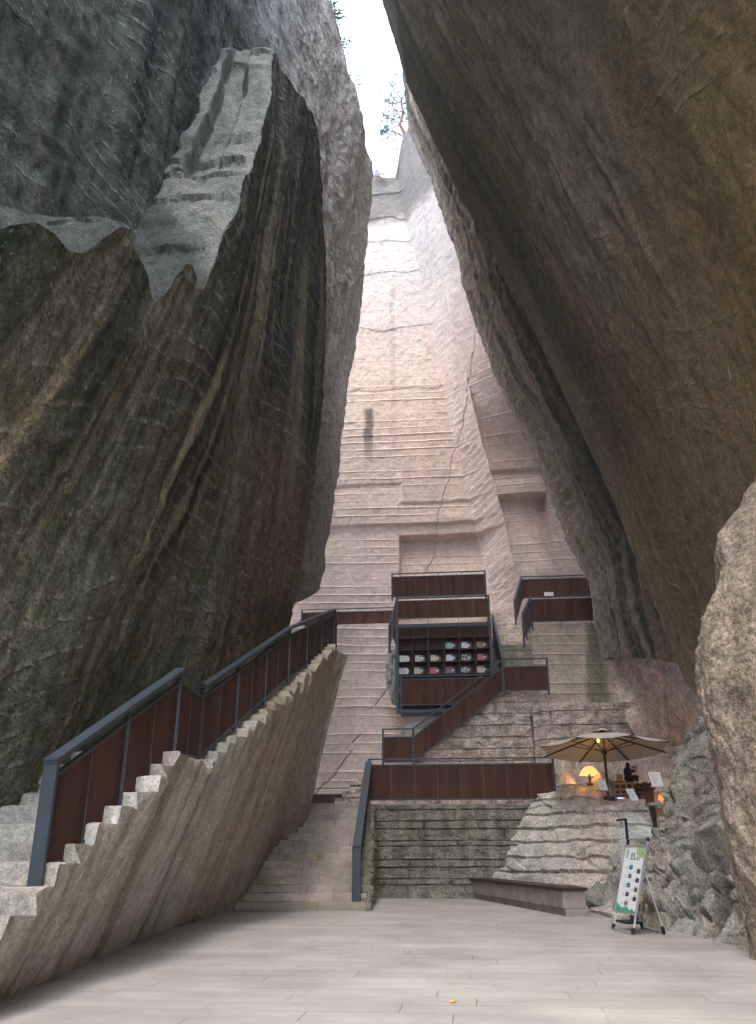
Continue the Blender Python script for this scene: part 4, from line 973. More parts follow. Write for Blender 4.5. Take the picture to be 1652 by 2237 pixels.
G_R = 'rust brown panel railings with dark steel frames'
p1 = Vector((-3.95, 7.93, 0.80)); k1 = Vector((-4.0, 11.45, 2.36)); k2 = Vector((-4.31, 13.5, 2.5)); p3 = Vector((-3.95, 18.4, 4.70)); p4 = Vector((-3.83, 23.9, 6.62)); p5 = Vector((-4.02, 25.6, 6.62))
railing('long rusty railing with a blue grey steel frame climbing the rock stair on the left', [p1, k1, k2, p3, p4, p5], [2, 1, 3, 3, 2], 1.27, G_R, 0.08, 0.135, 0.05, 0.2, 0.12, True, (0.135, 0.05, Vector((1, 0, 0))))
c0 = Vector((-2.69, 20.86, RISE)); c1 = Vector((-3.0, 25.86, LAND))
railing('short railing with a broad sloping steel handrail down the right edge of the stone staircase', [c0, c1], [4], 1.2, G_R, 0.06, 0.19, 0.05, 0.18, 0.1, True, (0.2, 0.09, Vector((1, 0, 0))), last=False)
railing('long level rusty railing on top of the mossy retaining wall', [(-3.0, 25.98, LAND), (2.42, 25.98, LAND)], [4], 1.29, G_R, 0.05, 0.06, 0.04, 0.19, 0.12, joint=2)
railing('slanting rusty railing climbing right along the stepped stone wall', [(-2.95, 29.72, 3.95), (-1.9, 29.72, 3.95), (1.28, 29.72, 6.3), (2.82, 29.72, 6.3)], [1, 3, 1], 1.22, G_R, 0.045, 0.055, 0.04, 0.3, 0.1)
railing('low rusty railing at the far edge of the landing, seen just above the stair top', [(-6.2, 34.3, LAND), (-1.5, 34.3, LAND)], [2], 1.02, G_R, 0.04, 0.05, 0.035, 0.25)
a0 = WY(660, 1331, 37.3); a1 = WY(852, 1318, 37.3)
railing('long thin rusty railing on the walkway across the pink rock face', [(a0.x, 37.3, 10.5), (a1.x + 0.3, 37.3, 10.5)], [4], 1.12, G_R, 0.04, 0.045, 0.035, 0.18)
# balconies of the display tower
TW = 31.0
x0 = WY(868, 1400, TW).x; x1 = WY(1072, 1400, TW).x
def zy(y, Y, x=960): return WY(x, y, Y).z
railing('topmost rusty balcony railing above the record shelf', [(WY(857, 1270, 33.4).x, 33.4, zy(1306, 33.4)), (WY(1060, 1265, 33.4).x, 33.4, zy(1306, 33.4))], [4], zy(1249, 33.4) - zy(1306, 33.4), G_R, 0.045, 0.055, 0.04, 0.17, 0.1)
zb1 = zy(1360, TW); zt1 = zy(1303, TW)
railing('rusty balcony railing right above the rows of records', [(WY(851, 1420, 31.6).x, 31.6, zy(1420, 31.6)), (x0, TW, zb1), (x1, TW, zb1), (x1 + 0.05, 35.0, zb1)], [2, 3, 3], zt1 - zb1, G_R, 0.05, 0.06, 0.045, 0.14, 0.2)
railing('rusty railing right below the rows of records', [(x0 + 0.15, 30.55, zy(1552, 30.55)), (x1 + 0.05, 30.55, zy(1552, 30.55))], [2], zy(1474, 30.55) - zy(1552, 30.55), G_R, 0.05, 0.06, 0.045, 0.14, 0.22)
railing('short steep rusty railing beside the narrow steps, right of the record shelf', [(x1 + 0.22, 33.9, 8.95), (x1 + 0.42, 31.0, 6.55)], [2], 1.25, G_R, 0.04, 0.1, 0.05, 0.16)
# right hand balconies
xa = WY(1138, 1258, 36.4).x; za = zy(1307, 36.4, 1200)
railing('upper of two rusty balcony railings at the right edge of the pink face', [(WY(1127, 1361, 34.9).x, 34.9, zy(1361, 34.9, 1127)), (xa, 36.4, za), (xa + 3.4, 36.4, za)], [2, 3], zy(1257, 36.4, 1200) - za + 0.0, G_R, 0.05, 0.06, 0.045, 0.16, 0.06)
xa2 = WY(1158, 1300, 34.4).x; za2 = zy(1371, 34.4, 1220)
railing('lower and nearer rusty balcony railing at the right, on the grooved wall', [(WY(1146, 1412, 33.0).x, 33.0, zy(1412, 33.0, 1146)), (xa2, 34.4, za2), (xa2 + 3.6, 34.4, za2)], [3, 3], zy(1300, 34.4, 1220) - za2, G_R, 0.05, 0.06, 0.05, 0.16, 0.28)
pb = WY(1190, 1299, 34.38)
o = MB().box(pb.x - 0.02, pb.x + 0.36, 34.33, 34.35, pb.z - 0.06, pb.z + 0.1).build('notice_plate', M['white'])
props(o, 'small white plate fixed to the handrail of the lower right balcony', 'sign')

# ================================================================== DISPLAY TOWER WITH RECORDS
tw_ = empty('display_shelf', (x0, TW, zy(1552, TW)), 'tall dark steel tower of open shelf compartments holding a few records', 'shelf')
zs0 = zy(1552, TW); zg1 = zy(1366, TW); zg0 = zy(1552, TW) + 0.02
for xx in (x0, x1):
    MB().box(xx - 0.05, xx + 0.05, TW - 0.05, TW + 0.05, zs0 - 0.1, zb1 + 0.1).build('post', M['steel'], tw_)
MB().box(x0 - 0.05, x1 + 0.05, TW + 0.46, TW + 0.49, zs0, zb1 + 0.1).build('back_panel', M['dark'], tw_)
MB().box(x0 - 0.3, x1, TW + 0.49, 36.4, zb1 - 0.16, zb1 - 0.02).build('platform', M['steel'], tw_)
MB().box(x0 - 0.05, x1 + 0.06, TW - 0.07, TW - 0.0, zg1 - 0.06, zg1 + 0.06).build('beam', M['steel'], tw_)
MB().box(x0 + 0.1, x1 + 0.06, 30.5, TW + 0.5, zs0 - 0.12, zs0 - 0.01).build('beam', M['steel'], tw_)
cols = [x0 + (x1 - x0) * i / 6 for i in range(7)]
rows = [zy(y, TW) for y in (1369, 1391, 1417, 1444, 1471, 1498)]
for i in range(1, 6):
    MB().box(cols[i] - 0.014, cols[i] + 0.014, TW - 0.012 if i % 2 else TW - 0.05, TW + 0.46, zs0, zg1 - 0.06).build('divider', M['steel'] if i % 2 == 0 else M['dark'], tw_)
for z in rows[1:]:
    MB().box(x0, x1, TW + 0.0, TW + 0.455, z - 0.016, z + 0.016).build('shelf_board', M['dark'], tw_)
def sleeve_mat(name, a, b):
    n = NT(name); oi = n.new('ShaderNodeObjectInfo')
    f = n.noise(n.mp(n.ob(), 1.0), 16, 3, 0.6)
    return n.done(n.mix(n.rng(f, 0.47, 0.53), (*a, 1), (*b, 1)), None, 0.45)
SL = {k: sleeve_mat('sleeve_' + k, a, b) for k, a, b in (('silver', (0.68, 0.68, 0.66), (0.5, 0.5, 0.5)), ('grey', (0.5, 0.5, 0.51), (0.34, 0.34, 0.35)), ('ochre', (0.62, 0.54, 0.36), (0.42, 0.4, 0.35)), ('blue', (0.48, 0.53, 0.63), (0.64, 0.66, 0.7)),
      ('mono', (0.55, 0.55, 0.54), (0.03, 0.03, 0.03)), ('red', (0.5, 0.06, 0.07), (0.42, 0.16, 0.15)), ('plum', (0.33, 0.05, 0.08), (0.16, 0.12, 0.3)), ('teal', (0.1, 0.18, 0.18), (0.4, 0.5, 0.47)), ('brown', (0.18, 0.1, 0.06), (0.36, 0.27, 0.12)), ('orange', (0.6, 0.14, 0.04), (0.45, 0.3, 0.22)))}
WORD = {'silver': 'silvery', 'grey': 'grey', 'ochre': 'ochre', 'blue': 'pale blue', 'mono': 'black and white', 'red': 'red', 'plum': 'plum red', 'teal': 'dark teal', 'brown': 'brown', 'orange': 'orange'}
M['vinyl_white'] = plain('white_disc', (0.62, 0.63, 0.66), 0.4, 0.05); M['vinyl_dark'] = plain('black_disc', (0.02, 0.023, 0.028), 0.3, 0.05); M['vinyl_grey'] = plain('grey_disc', (0.12, 0.14, 0.17), 0.35, 0.05)
ROWTXT = ['on the upper row of filled compartments', 'on the middle row of filled compartments', 'on the lower row of filled compartments', 'half hidden behind the lower railing']
COLTXT = ['first', 'second', 'third', 'fourth', 'fifth', 'last']
rec = [[None, None, None, 'teal', 'blue', 'brown'], ['silver', 'grey', 'ochre', 'blue', 'mono', 'red'], ['grey', 'ochre', 'red', 'plum', 'mono', 'ochre'], ['grey', 'silver', 'orange', 'grey', 'teal', 'orange']]
dc = [[0, 0, 0, 1, 1, 1], [0, 2, 1, 1, 1, 1], [0, 1, 1, 1, 1, 1], [1, 0, 1, 1, 1, 1]]
SS = 0.255
def disc(c, r, mat, name, par, th=0.006, n=28):
    m = MB(); a = [(c[0] + r * math.cos(k * 2 * math.pi / n), c[1], c[2] + r * math.sin(k * 2 * math.pi / n)) for k in range(n)]
    m.prism(a, (0, th, 0)); return m.build(name, mat, par)
for r_ in range(4):
    for c_ in range(6):
        k = rec[r_][c_]
        if not k: continue
        px_ = cols[c_] + (cols[c_ + 1] - cols[c_]) * (0.28 + (0.06 if r_ < 2 else 0.0)); zf_ = (rows[r_ + 2] if r_ < 3 else rows[5] - (rows[4] - rows[5])) + 0.02
        if r_ == 3: zf_ = rows[5] - 0.20
        yb = TW + 0.12
        o = empty('record', (px_, yb, zf_), '%s record sleeve, %s from the left %s' % (WORD[k], COLTXT[c_], ROWTXT[r_]), 'record', 'records on the display shelf')
        MB().hexa([(px_ - SS / 2, yb, zf_), (px_ + SS / 2, yb, zf_), (px_ + SS / 2, yb + 0.012, zf_), (px_ - SS / 2, yb + 0.012, zf_), (px_ - SS / 2, yb + 0.03, zf_ + SS), (px_ + SS / 2, yb + 0.03, zf_ + SS), (px_ + SS / 2, yb + 0.042, zf_ + SS), (px_ - SS / 2, yb + 0.042, zf_ + SS)]).build('sleeve', SL[k], o)
        dm = ('vinyl_white', 'vinyl_dark', 'vinyl_grey')[dc[r_][c_]]
        d_ = disc((px_ + 0.135, yb + 0.022, zf_ + SS / 2), 0.118, M[dm], 'disc', o)
        disc((px_ + 0.135, yb + 0.018, zf_ + SS / 2), 0.05, M['vinyl_white'], 'disc_label', d_, 0.004)

# ================================================================== BENCH
A_ = WZ(1019, 1960); B_ = WZ(1232, 2001); d_ = (B_ - A_).normalized(); s_ = Vector((0, 0, 1)).cross(d_)
if s_.y < 0: s_ = -s_
bn = empty('bench', A_, 'long low concrete bench with a dark plank top at the foot of the rock terrace', 'bench')
def bar(a, b, w_, z0, z1, in0=0.0): 
    a = a + s_ * in0; b = b + s_ * in0
    return MB().hexa([a + UP * z0, b + UP * z0, b + s_ * w_ + UP * z0, a + s_ * w_ + UP * z0, a + UP * z1, b + UP * z1, b + s_ * w_ + UP * z1, a + s_ * w_ + UP * z1])
def conc():
    n = NT('bench_concrete'); ob = n.ob(); f = n.noise(ob, 3, 5, 0.6); f2 = n.noise(ob, 40, 3, 0.7)
    c = n.mix(n.rng(f, 0.35, 0.65), (0.33, 0.28, 0.235), (0.24, 0.205, 0.165)); c = n.mix(0.6, c, n.rng(f2, 0.3, 0.7, 0.7, 1.25, False), 'MULTIPLY')
    return n.done(c, n.bump(f2, 0.3, 0.01), 0.9)
M['concrete'] = conc()
bar(A_, B_, 0.42, 0, 0.14, 0.05).build('plinth', M['concrete'], bn)
bar(A_, B_, 0.5, 0.143, 0.47).build('body', M['concrete'], bn, bevel=0.012)
bar(A_ - d_ * 0.05, B_ + d_ * 0.05, 0.58, 0.474, 0.54, -0.04).build('seat', M['darkwood'], bn, bevel=0.006)

# ================================================================== SIGNS
def text(body, size, mat, parent, org, ax, ay, name='lettering', depth=0.001, align='CENTER'):
    cu = bpy.data.curves.new(name, 'FONT'); cu.body = body; cu.size = size; cu.align_x = align; cu.align_y = 'CENTER'; cu.extrude = depth
    to = bpy.data.objects.new(name, cu); COL.objects.link(to)
    dg = bpy.context.evaluated_depsgraph_get(); dg.update()
    me = bpy.data.meshes.new_from_object(to.evaluated_get(dg))
    bpy.data.objects.remove(to); bpy.data.curves.remove(cu)
    ax = Vector(ax).normalized(); ay = Vector(ay).normalized(); az = ax.cross(ay)
    me.transform(Matrix(((ax.x, ay.x, az.x, org[0]), (ax.y, ay.y, az.y, org[1]), (ax.z, ay.z, az.z, org[2]), (0, 0, 0, 1))))
    return link(name, me, mat, parent)
FL = WZ(1339, 2031); FR = WZ(1382, 2042); RR = WZ(1451, 2041); RL = WZ(1404, 2029)
hx = lerp(RL, RR, 0.5) - lerp(FL, FR, 0.5); hx.z = 0
lx = (FR - FL); lx.z = 0; wdt = lx.length; lx.normalize()
best = None
for dd_ in np.linspace(12, 22, 400):
    p = W(1394, 1832, dd_); e = (Vector((p.x, p.y, 0)) - lerp(FL, FR, 0.5)).length
    q = lerp(FL, FR, 0.5) + hx * 0.42
    e = (Vector((p.x, p.y, 0)) - q).length
    if best is None or e < best[0]: best = (e, p)
TM = best[1]
TL = TM - lx * wdt / 2; TR = TM + lx * wdt / 2
es = empty('poster_stand', lerp(FL, FR, 0.5), 'aluminium stand with a white and green printed poster on the paving', 'sign')
def al(a, b, r_=0.018): return MB().tube([a, b], r_, 10)
ax = lx; ay = (lerp(TL, TR, 0.5) - lerp(FL, FR, 0.5)).normalized(); an = ax.cross(ay)
def fp(u, v): return lerp(FL, FR, u) * (1 - v) + lerp(TL, TR, u) * v        # u across, v up the leaning face
for u in (0.0, 1.0):
    lg = al(fp(u, 0.02), fp(u, 0.97)).build('leg', M['alu'], es, True)
    MB().tube([fp(u, -0.0) + UP * 0.015, fp(u, 0.07)], 0.03, 10).build('foot', M['black'], lg, True)
    MB().tube([fp(u, 0.925), fp(u, 0.985), fp(u, 1.0) + ax * (0.03 if u == 0 else -0.03)], 0.028, 10).build('corner_cap', M['black'], lg, True)
al(fp(0.03, 1.0), fp(0.97, 1.0), 0.02).build('handle', M['alu'], es, True)
al(fp(0.05, 0.02) , fp(0.95, 0.02), 0.018).build('cross_bar', M['alu'], es, True)
hinge = 0.66
for u, ft in ((0.0, RL), (1.0, RR)):
    lg = al(fp(u, hinge) - an * 0.03, ft + UP * 0.03, 0.014).build('rear_leg', M['alu'], es, True)
    MB().tube([ft + UP * 0.012, lerp(ft + UP * 0.03, fp(u, hinge), 0.1)], 0.03, 10).build('foot', M['black'], lg, True)
al(RL + UP * 0.03, RR + UP * 0.03, 0.015).build('rear_cross_bar', M['alu'], es, True)
V0, V1 = 0.205, 0.92
def rect(u0, u1, v0, v1, off, th=0.004):
    a = [fp(u0, v0), fp(u1, v0), fp(u1, v1), fp(u0, v1)]
    return MB().prism([p + an * off for p in a], an * th)
rect(-0.01, 1.01, V0, V1, 0.004, 0.012).build('board', M['white'], es)
fm = MB()
for (u0, u1, v0, v1) in ((-0.04, 1.04, V1 - 0.012, V1 + 0.014), (-0.04, 1.04, V0 - 0.014, V0 + 0.012), (-0.04, 0.0, V0, V1), (1.0, 1.04, V0, V1)):
    a = [fp(u0, v0), fp(u1, v0), fp(u1, v1), fp(u0, v1)]; fm.prism([p + an * 0.001 for p in a], an * 0.022)
fm.build('board_frame', M['alu'], es)
HT = (fp(0, 1) - fp(0, 0)).length
def on(u, v, off=0.018):                          # point on the printed area, u,v in 0..1
    return fp(u, V0 + (V1 - V0) * v) + an * off
def pr(u0, u1, v0, v1, mat, off=0.0165, nm='print'):
    a = [on(u0, v0, off), on(u1, v0, off), on(u1, v1, off), on(u0, v1, off)]
    return MB().prism(a, an * 0.001).build(nm, mat, es)
text('仙', 0.085, M['green'], es, on(0.14, 0.92), ax, ay)
text('都', 0.1, M['teal'], es, on(0.14, 0.845), ax, ay)
text('盖 章', 0.085, M['ink'], es, on(0.44, 0.855), ax, ay)
pr(0.33, 0.6, 0.785, 0.815, M['green'], nm='badge')
text('打卡点', 0.034, M['white'], es, on(0.465, 0.8, 0.0185), ax, ay)
for k in range(4): pr(0.245, 0.262, 0.79 + k * 0.024, 0.806 + k * 0.024, M['greyink'])
# foliage picture in the upper right corner of the poster
def leafprint():
    n = NT('printed_foliage'); f = n.noise(n.ob(), 30, 3, 0.7)
    return n.done(n.mix(n.rng(f, 0.4, 0.6), (0.16, 0.3, 0.06, 1), (0.55, 0.66, 0.4, 1)), None, 0.5)
M['leafprint'] = leafprint()
poly = [(0.98, 0.985), (0.6, 0.985), (0.57, 0.93), (0.6, 0.87), (0.66, 0.86), (0.63, 0.8), (0.7, 0.76), (0.73, 0.8), (0.8, 0.77), (0.84, 0.83), (0.93, 0.81), (0.98, 0.85)]
MB().prism([on(u, v, 0.0165) for u, v in poly], an * 0.001).build('foliage_print', M['leafprint'], es)
hills = [(0.0, 0.005), (0.99, 0.005), (0.99, 0.03), (0.9, 0.045), (0.82, 0.07), (0.72, 0.045), (0.6, 0.075), (0.48, 0.095), (0.36, 0.065), (0.24, 0.075), (0.12, 0.105), (0.03, 0.14), (0.0, 0.13)]
MB().prism([on(u, v, 0.0165) for u, v in hills], an * 0.001).build('hill_print', M['teal'], es)
hills2 = [(0.45, 0.005), (0.99, 0.005), (0.99, 0.025), (0.85, 0.032), (0.7, 0.02), (0.55, 0.012)]
MB().prism([on(u, v, 0.0178) for u, v in hills2], an * 0.001).build('hill_print', M['green'], es)
def photoprint(k, a, b):
    n = NT('photo_print_' + k); f = n.noise(n.ob(), 26, 2, 0.5); return n.done(n.mix(n.rng(f, 0.42, 0.58), (*a, 1), (*b, 1)), None, 0.45)
PHO = [photoprint('sea', (0.02, 0.12, 0.3), (0.1, 0.35, 0.6)), photoprint('stone', (0.03, 0.03, 0.05), (0.35, 0.34, 0.36)), photoprint('valley', (0.03, 0.12, 0.05), (0.1, 0.35, 0.5)), photoprint('cave', (0.02, 0.015, 0.03), (0.22, 0.16, 0.16)), photoprint('roof', (0.05, 0.05, 0.09), (0.4, 0.33, 0.28)),
       photoprint('dusk', (0.02, 0.03, 0.05), (0.15, 0.16, 0.1)), photoprint('night', (0.01, 0.012, 0.03), (0.05, 0.05, 0.08)), photoprint('wood', (0.04, 0.05, 0.02), (0.16, 0.15, 0.07)), photoprint('maroon', (0.06, 0.015, 0.02), (0.12, 0.05, 0.06))]
for i in range(5):
    v = 0.64 - 0.135 * i; u = 0.34 + 0.01 * i
    pr(u, u + 0.18, v, v + 0.066, PHO[i], nm='photo_print'); pr(u + 0.03, u + 0.13 + 0.08 * (i == 4), v + 0.078, v + 0.086, M['greyink'])
    pr(u - 0.16, u - 0.06, v + 0.02, v + 0.024, M['greyink']); pr(u - 0.13, u - 0.1, v + 0.01, v + 0.05, M['greyink'])
for i in range(4):
    v = 0.585 - 0.135 * i; u = 0.75 + 0.005 * i
    pr(u, u + 0.17, v, v + 0.066, PHO[5 + i], nm='photo_print'); pr(u + 0.03, u + 0.13, v + 0.078, v + 0.086, M['greyink'] if i < 3 else M['redink'])
    pr(u - 0.14, u - 0.05, v + 0.02, v + 0.024, M['greyink']); pr(u - 0.11, u - 0.085, v + 0.01, v + 0.05, M['greyink'])

# tall dark menu board behind it
ms = empty('menu_board', WZ(1372, 2028), 'narrow tall menu board with a black frame, turned sideways behind the poster stand', 'sign')
mtl = W(1346.5, 1789, 17.6); mtr = W(1367, 1783.5, 17.0); hgt = 1.36
ml = Vector((mtl.x, mtl.y, mtl.z)); mr = Vector((mtr.x, mtr.y, mtl.z - 0.0)); md = (mr - ml); md.z = 0; md = md.normalized() * 0.5; mr = ml + md
mn = Vector((0, 0, 1)).cross(md).normalized()
if mn.x > 0: mn = -mn
zb_ = ml.z - hgt
def mq(u0, u1, v0, v1, off, th): 
    a = [ml + md * u0 - UP * (hgt * v0), ml + md * u1 - UP * (hgt * v0), ml + md * u1 - UP * (hgt * v1), ml + md * u0 - UP * (hgt * v1)]
    return MB().prism([p + mn * off for p in a], mn * th)
mq(0, 1, 0, 1, -0.05, 0.05).build('frame', M['black'], ms)
mq(0.05, 0.95, 0.03, 0.97, 0.001, 0.004).build('sheet', M['white'], ms)
text('小茶馆', 0.13, M['ink'], ms, ml + md * 0.5 - UP * 0.12 + mn * 0.007, md, UP)
rnd = random.Random(3)
for k in range(15):
    v = 0.2 + k * 0.05
    mq(0.55, 0.85, v, v + 0.014, 0.006, 0.001).build('print', M['greyink'], ms)
    mq(0.12, 0.12 + rnd.uniform(0.15, 0.35), v + 0.015, v + 0.028, 0.006, 0.001).build('print', M['orangeink'] if k in (1, 12) else M['redink'] if k == 5 else M['greyink'], ms)
mc = ml + md * 0.5 - mn * 0.03
MB().beam(Vector((mc.x, mc.y, 0.03)), Vector((mc.x, mc.y, zb_ + 0.3)), 0.05, 0.05).build('pole', M['black'], ms)
mdir = md.normalized()
MB().prism([Vector((mc.x, mc.y, 0)) + mdir * a + mn * b for a, b in ((-0.3, -0.22), (0.3, -0.22), (0.3, 0.22), (-0.3, 0.22))], UP * 0.035).build('base', M['black'], ms)
# sticker on a riser
ks = 6; ysr = Y0S + RUN * ks - 0.012; pa = WY(683, 1869, ysr); pb_ = WY(703, 1869, ysr); zc_ = RISE * (ks + 0.5)
sk = MB().box(pa.x, pb_.x, ysr - 0.002, ysr, zc_ - 0.065, zc_ + 0.065).build('warning_sticker', M['concrete'])
props(sk, 'small warning sticker with a yellow triangle on a stair riser', 'sticker')
tx_ = pa.x + 0.07
MB().prism([(tx_ - 0.055, ysr - 0.003, zc_ - 0.04), (tx_ + 0.055, ysr - 0.003, zc_ - 0.04), (tx_, ysr - 0.003, zc_ + 0.05)], (0, -0.001, 0)).build('triangle', M['yellow'], sk)
text('注意脚下', 0.035, M['ink'], sk, (tx_ + 0.13, ysr - 0.003, zc_), (1, 0, 0), (0, 0, 1))
# fallen leaf
lf = WZ(992, 2190)
m = MB(); m.add([(lf.x - 0.035, lf.y - 0.02, 0.006), (lf.x, lf.y - 0.03, 0.012), (lf.x + 0.035, lf.y, 0.02), (lf.x + 0.01, lf.y + 0.03, 0.008), (lf.x - 0.03, lf.y + 0.02, 0.022), (lf.x, lf.y, 0.002)], [(0, 1, 5), (1, 2, 5), (2, 3, 5), (3, 4, 5), (4, 0, 5)])
props(m.build('fallen_leaf', M['yellow']), 'single curled yellow leaf lying on the paving', 'leaf')

# ================================================================== UMBRELLA
def emit_mat(name, col, es):
    n = NT(name); return n.done((*col, 1), None, 0.6, (*col, 1), es)
M['bulb'] = emit_mat('lit_bulb', (1.0, 0.6, 0.2), 0.5)
uc = W(1316, 1600, 24.2); ur = 1.83
ub = empty('parasol', (uc.x, uc.y, 1.5), 'open beige market umbrella with dark ribs, standing on the cave terrace', 'umbrella')
ztop_ = uc.z; zrim = W(1190, 1640, 24.2).z
hub = Vector((uc.x, uc.y, ztop_)); rim = []
for k in range(8):
    a = k * math.pi / 4 + 0.26
    rim.append(Vector((uc.x + ur * math.cos(a), uc.y + ur * math.sin(a), zrim + 0.06 - 0.17 * math.sin(a))))
nu_, nv_ = 10, 10
V = []; F_ = []
for k in range(8):
    a, b = rim[k], rim[(k + 1) % 8]
    o0 = len(V)
    for i in range(nv_ + 1):
        t_ = i / nv_
        for j in range(nu_ + 1):
            s0 = j / nu_; e = lerp(a, b, s0); p = lerp(hub, e, t_)
            p.z += 0.03 * math.sin(math.pi * t_) - 0.05 * t_ * math.sin(math.pi * s0) ; 
            ctr = Vector((uc.x, uc.y, p.z)); p = p + (ctr - p) * 0.06 * math.sin(math.pi * s0) * t_
            V.append(p)
    for i in range(nv_):
        for j in range(nu_):
            q = o0 + i * (nu_ + 1) + j; F_.append((q, q + 1, q + nu_ + 2, q + nu_ + 1))
nV = len(V)
V2 = V + [v - UP * 0.012 for v in V]; F2_ = F_ + [tuple(i + nV for i in f[::-1]) for f in F_]
m = MB(); m.add(V2, F2_); cn = m.build('canopy', M['canvas'], ub, True)
cap = MB()
for k in range(8):
    a, b = rim[k], rim[(k + 1) % 8]
    cap.add([hub + UP * 0.13, lerp(hub, a, 0.17) + UP * 0.075, lerp(hub, lerp(a, b, 0.5), 0.17) + UP * 0.1, lerp(hub, b, 0.17) + UP * 0.075], [(0, 1, 2), (0, 2, 3)])
cap.build('vent_cap', M['canvas'], ub)
bl_ = Vector((uc.x - 0.14, uc.y - 0.05, ztop_ - 0.22))
MB().lathe([(0.0, -0.05), (0.035, -0.03), (0.04, 0), (0.025, 0.05), (0, 0.06)], bl_, 10).build('bulb', M['bulb'], ub, True)
MB().tube([(uc.x, uc.y, 1.5), (uc.x, uc.y, ztop_ + 0.05)], 0.038, 12).build('pole', M['darkwood'], ub, True)
MB().lathe([(0.0, 0), (0.36, 0), (0.36, 0.07), (0.08, 0.1), (0.08, 0.3), (0, 0.3)], (uc.x, uc.y, 1.5)).build('base', M['black'], ub, True)
slide = Vector((uc.x, uc.y, zrim - 0.02))
MB().lathe([(0.0, -0.06), (0.075, -0.06), (0.075, 0.06), (0, 0.06)], slide, 12).build('slider', M['black'], ub, True)
for k in range(8):
    r_ = rim[k]
    MB().beam(hub - UP * 0.03, r_ - UP * 0.03, 0.03, 0.03).build('rib', M['darkwood'], ub)
    MB().beam(slide, lerp(hub, r_, 0.52) - UP * 0.035, 0.022, 0.022).build('strut', M['darkwood'], ub)

# ================================================================== CAVE CAFE
M['shade'] = emit_mat('glowing_lamp_shade', (1.0, 0.62, 0.2), 0.13)
M['glow'] = emit_mat('glowing_orange_shade', (1.0, 0.25, 0.03), 0.16)
M['led'] = emit_mat('led_tube', (0.75, 0.6, 1.0), 0.16)
M['glass'] = plain('counter_glass', (0.12, 0.12, 0.2), 0.15, 0.1)
M['iron'] = plain('dark_bronze', (0.018, 0.015, 0.014), 0.5, 0.2)
M['pagoda'] = plain('pagoda_wood', (0.1, 0.035, 0.02), 0.6, 0.3)
def lamp(loc, power, col, r_=0.08):
    l = bpy.data.lights.new('lamp_light', 'POINT'); l.energy = power; l.color = col; l.shadow_soft_size = r_
    o = bpy.data.objects.new('lamp_light', l); COL.objects.link(o); o.location = loc; return o
WARM = (1.0, 0.5, 0.14)
# pleated table lamp on the rock
lp = W(1288, 1695, 24.9)
tl = empty('table_lamp', lp, 'glowing pleated yellow lamp shade on the rock left of the umbrella pole', 'lamp')
pf = MB(); n = 40; vs = []
for r_, z in ((0.06, 0.24), (0.14, 0.21), (0.22, 0.12), (0.29, 0.0)):
    for k in range(n):
        a = k * 2 * math.pi / n; rr = r_ * (1 + (0.03 if k % 2 else -0.03)); vs.append((lp.x + rr * math.cos(a), lp.y + rr * math.sin(a), lp.z + z + 0.03))
fs = [tuple(range(n))] + [(i * n + k, i * n + (k + 1) % n, (i + 1) * n + (k + 1) % n, (i + 1) * n + k) for i in range(3) for k in range(n)]
pf.add(vs, fs).build('lamp_shade', M['shade'], tl)
MB().lathe([(0.0, -0.25), (0.1, -0.25), (0.1, -0.2), (0.03, -0.17), (0.03, 0.12), (0, 0.12)], lp, 12).build('lamp_base', M['darkwood'], tl, True)
lamp(lp + Vector((0, 0, 0.06)), 0.6, WARM)
lamp(bl_ + Vector((-0.06, -0.04, -0.1)), 0.8, WARM)
# assumed globe lamps in the niche and behind the buttress, added for their glow
gl = W(1262, 1730, 27.0)
g1 = empty('assumed_lamp', gl, 'small assumed warm lamp, added for the glow down in the niche at the end of the long railing', 'lamp')
MB().lathe([(0.01, -0.1), (0.08, -0.06), (0.1, 0), (0.08, 0.06), (0.01, 0.1)], gl, 14).build('globe', M['glow'], g1, True)
MB().lathe([(0.07, -0.13), (0.07, -0.1), (0.01, -0.1)], gl, 12).build('foot', M['black'], g1, True)
lamp(gl + Vector((-0.02, -0.05, 0.2)), 0.8, (1.0, 0.42, 0.1))  # point light of the assumed lamp, makes the niche glow
gl2 = W(1530, 1650, 25.4)
g2 = empty('assumed_lamp', gl2, 'assumed warm lamp, added behind the rock buttress to light the cave roof', 'lamp')
MB().lathe([(0.01, -0.1), (0.08, -0.06), (0.1, 0), (0.08, 0.06), (0.01, 0.1)], gl2, 14).build('globe', M['shade'], g2, True)
MB().lathe([(0.05, -0.9), (0.05, -0.1), (0.01, -0.1)], gl2, 12).build('stem', M['black'], g2, True)
lamp(gl2 + Vector((-0.16, -0.05, 0.16)), 1.3, WARM)  # point light of the assumed lamp, warms the cave roof
# counter with wooden cabinet, figurine, pagoda
CYK = 25.4
def cb(x0, x1, ytop, ybot, Y, dep):              # box whose front is seen between the given picture lines
    a = WY(x0, ybot, Y); b = WY(x1, ytop, Y); return a.x, b.x, Y, Y + dep, a.z, b.z
wc = empty('cabinet', WY(1368, 1735, CYK), 'carved wooden cabinet with lit fretwork on the cave counter', 'cabinet')
xa_, xb_, ya_, yb_, za_, zb_ = cb(1344, 1394, 1708, 1737, CYK, 0.5)
MB().box(xa_, xb_, ya_ + 0.03, yb_, za_, zb_).build('carcass', M['darkwood'], wc)
for i in range(5):
    u = xa_ + (xb_ - xa_) * i / 4; MB().box(u - 0.022, u + 0.022, ya_, ya_ + 0.03, za_, zb_).build('stile', M['wood'], wc)
for z in (za_ + 0.03, za_ + (zb_ - za_) * 0.45, zb_ - 0.03): MB().box(xa_ + 0.0, xb_, ya_ - 0.012, ya_ + 0.0, z - 0.028, z + 0.028).build('shelf_rail', M['wood'], wc)
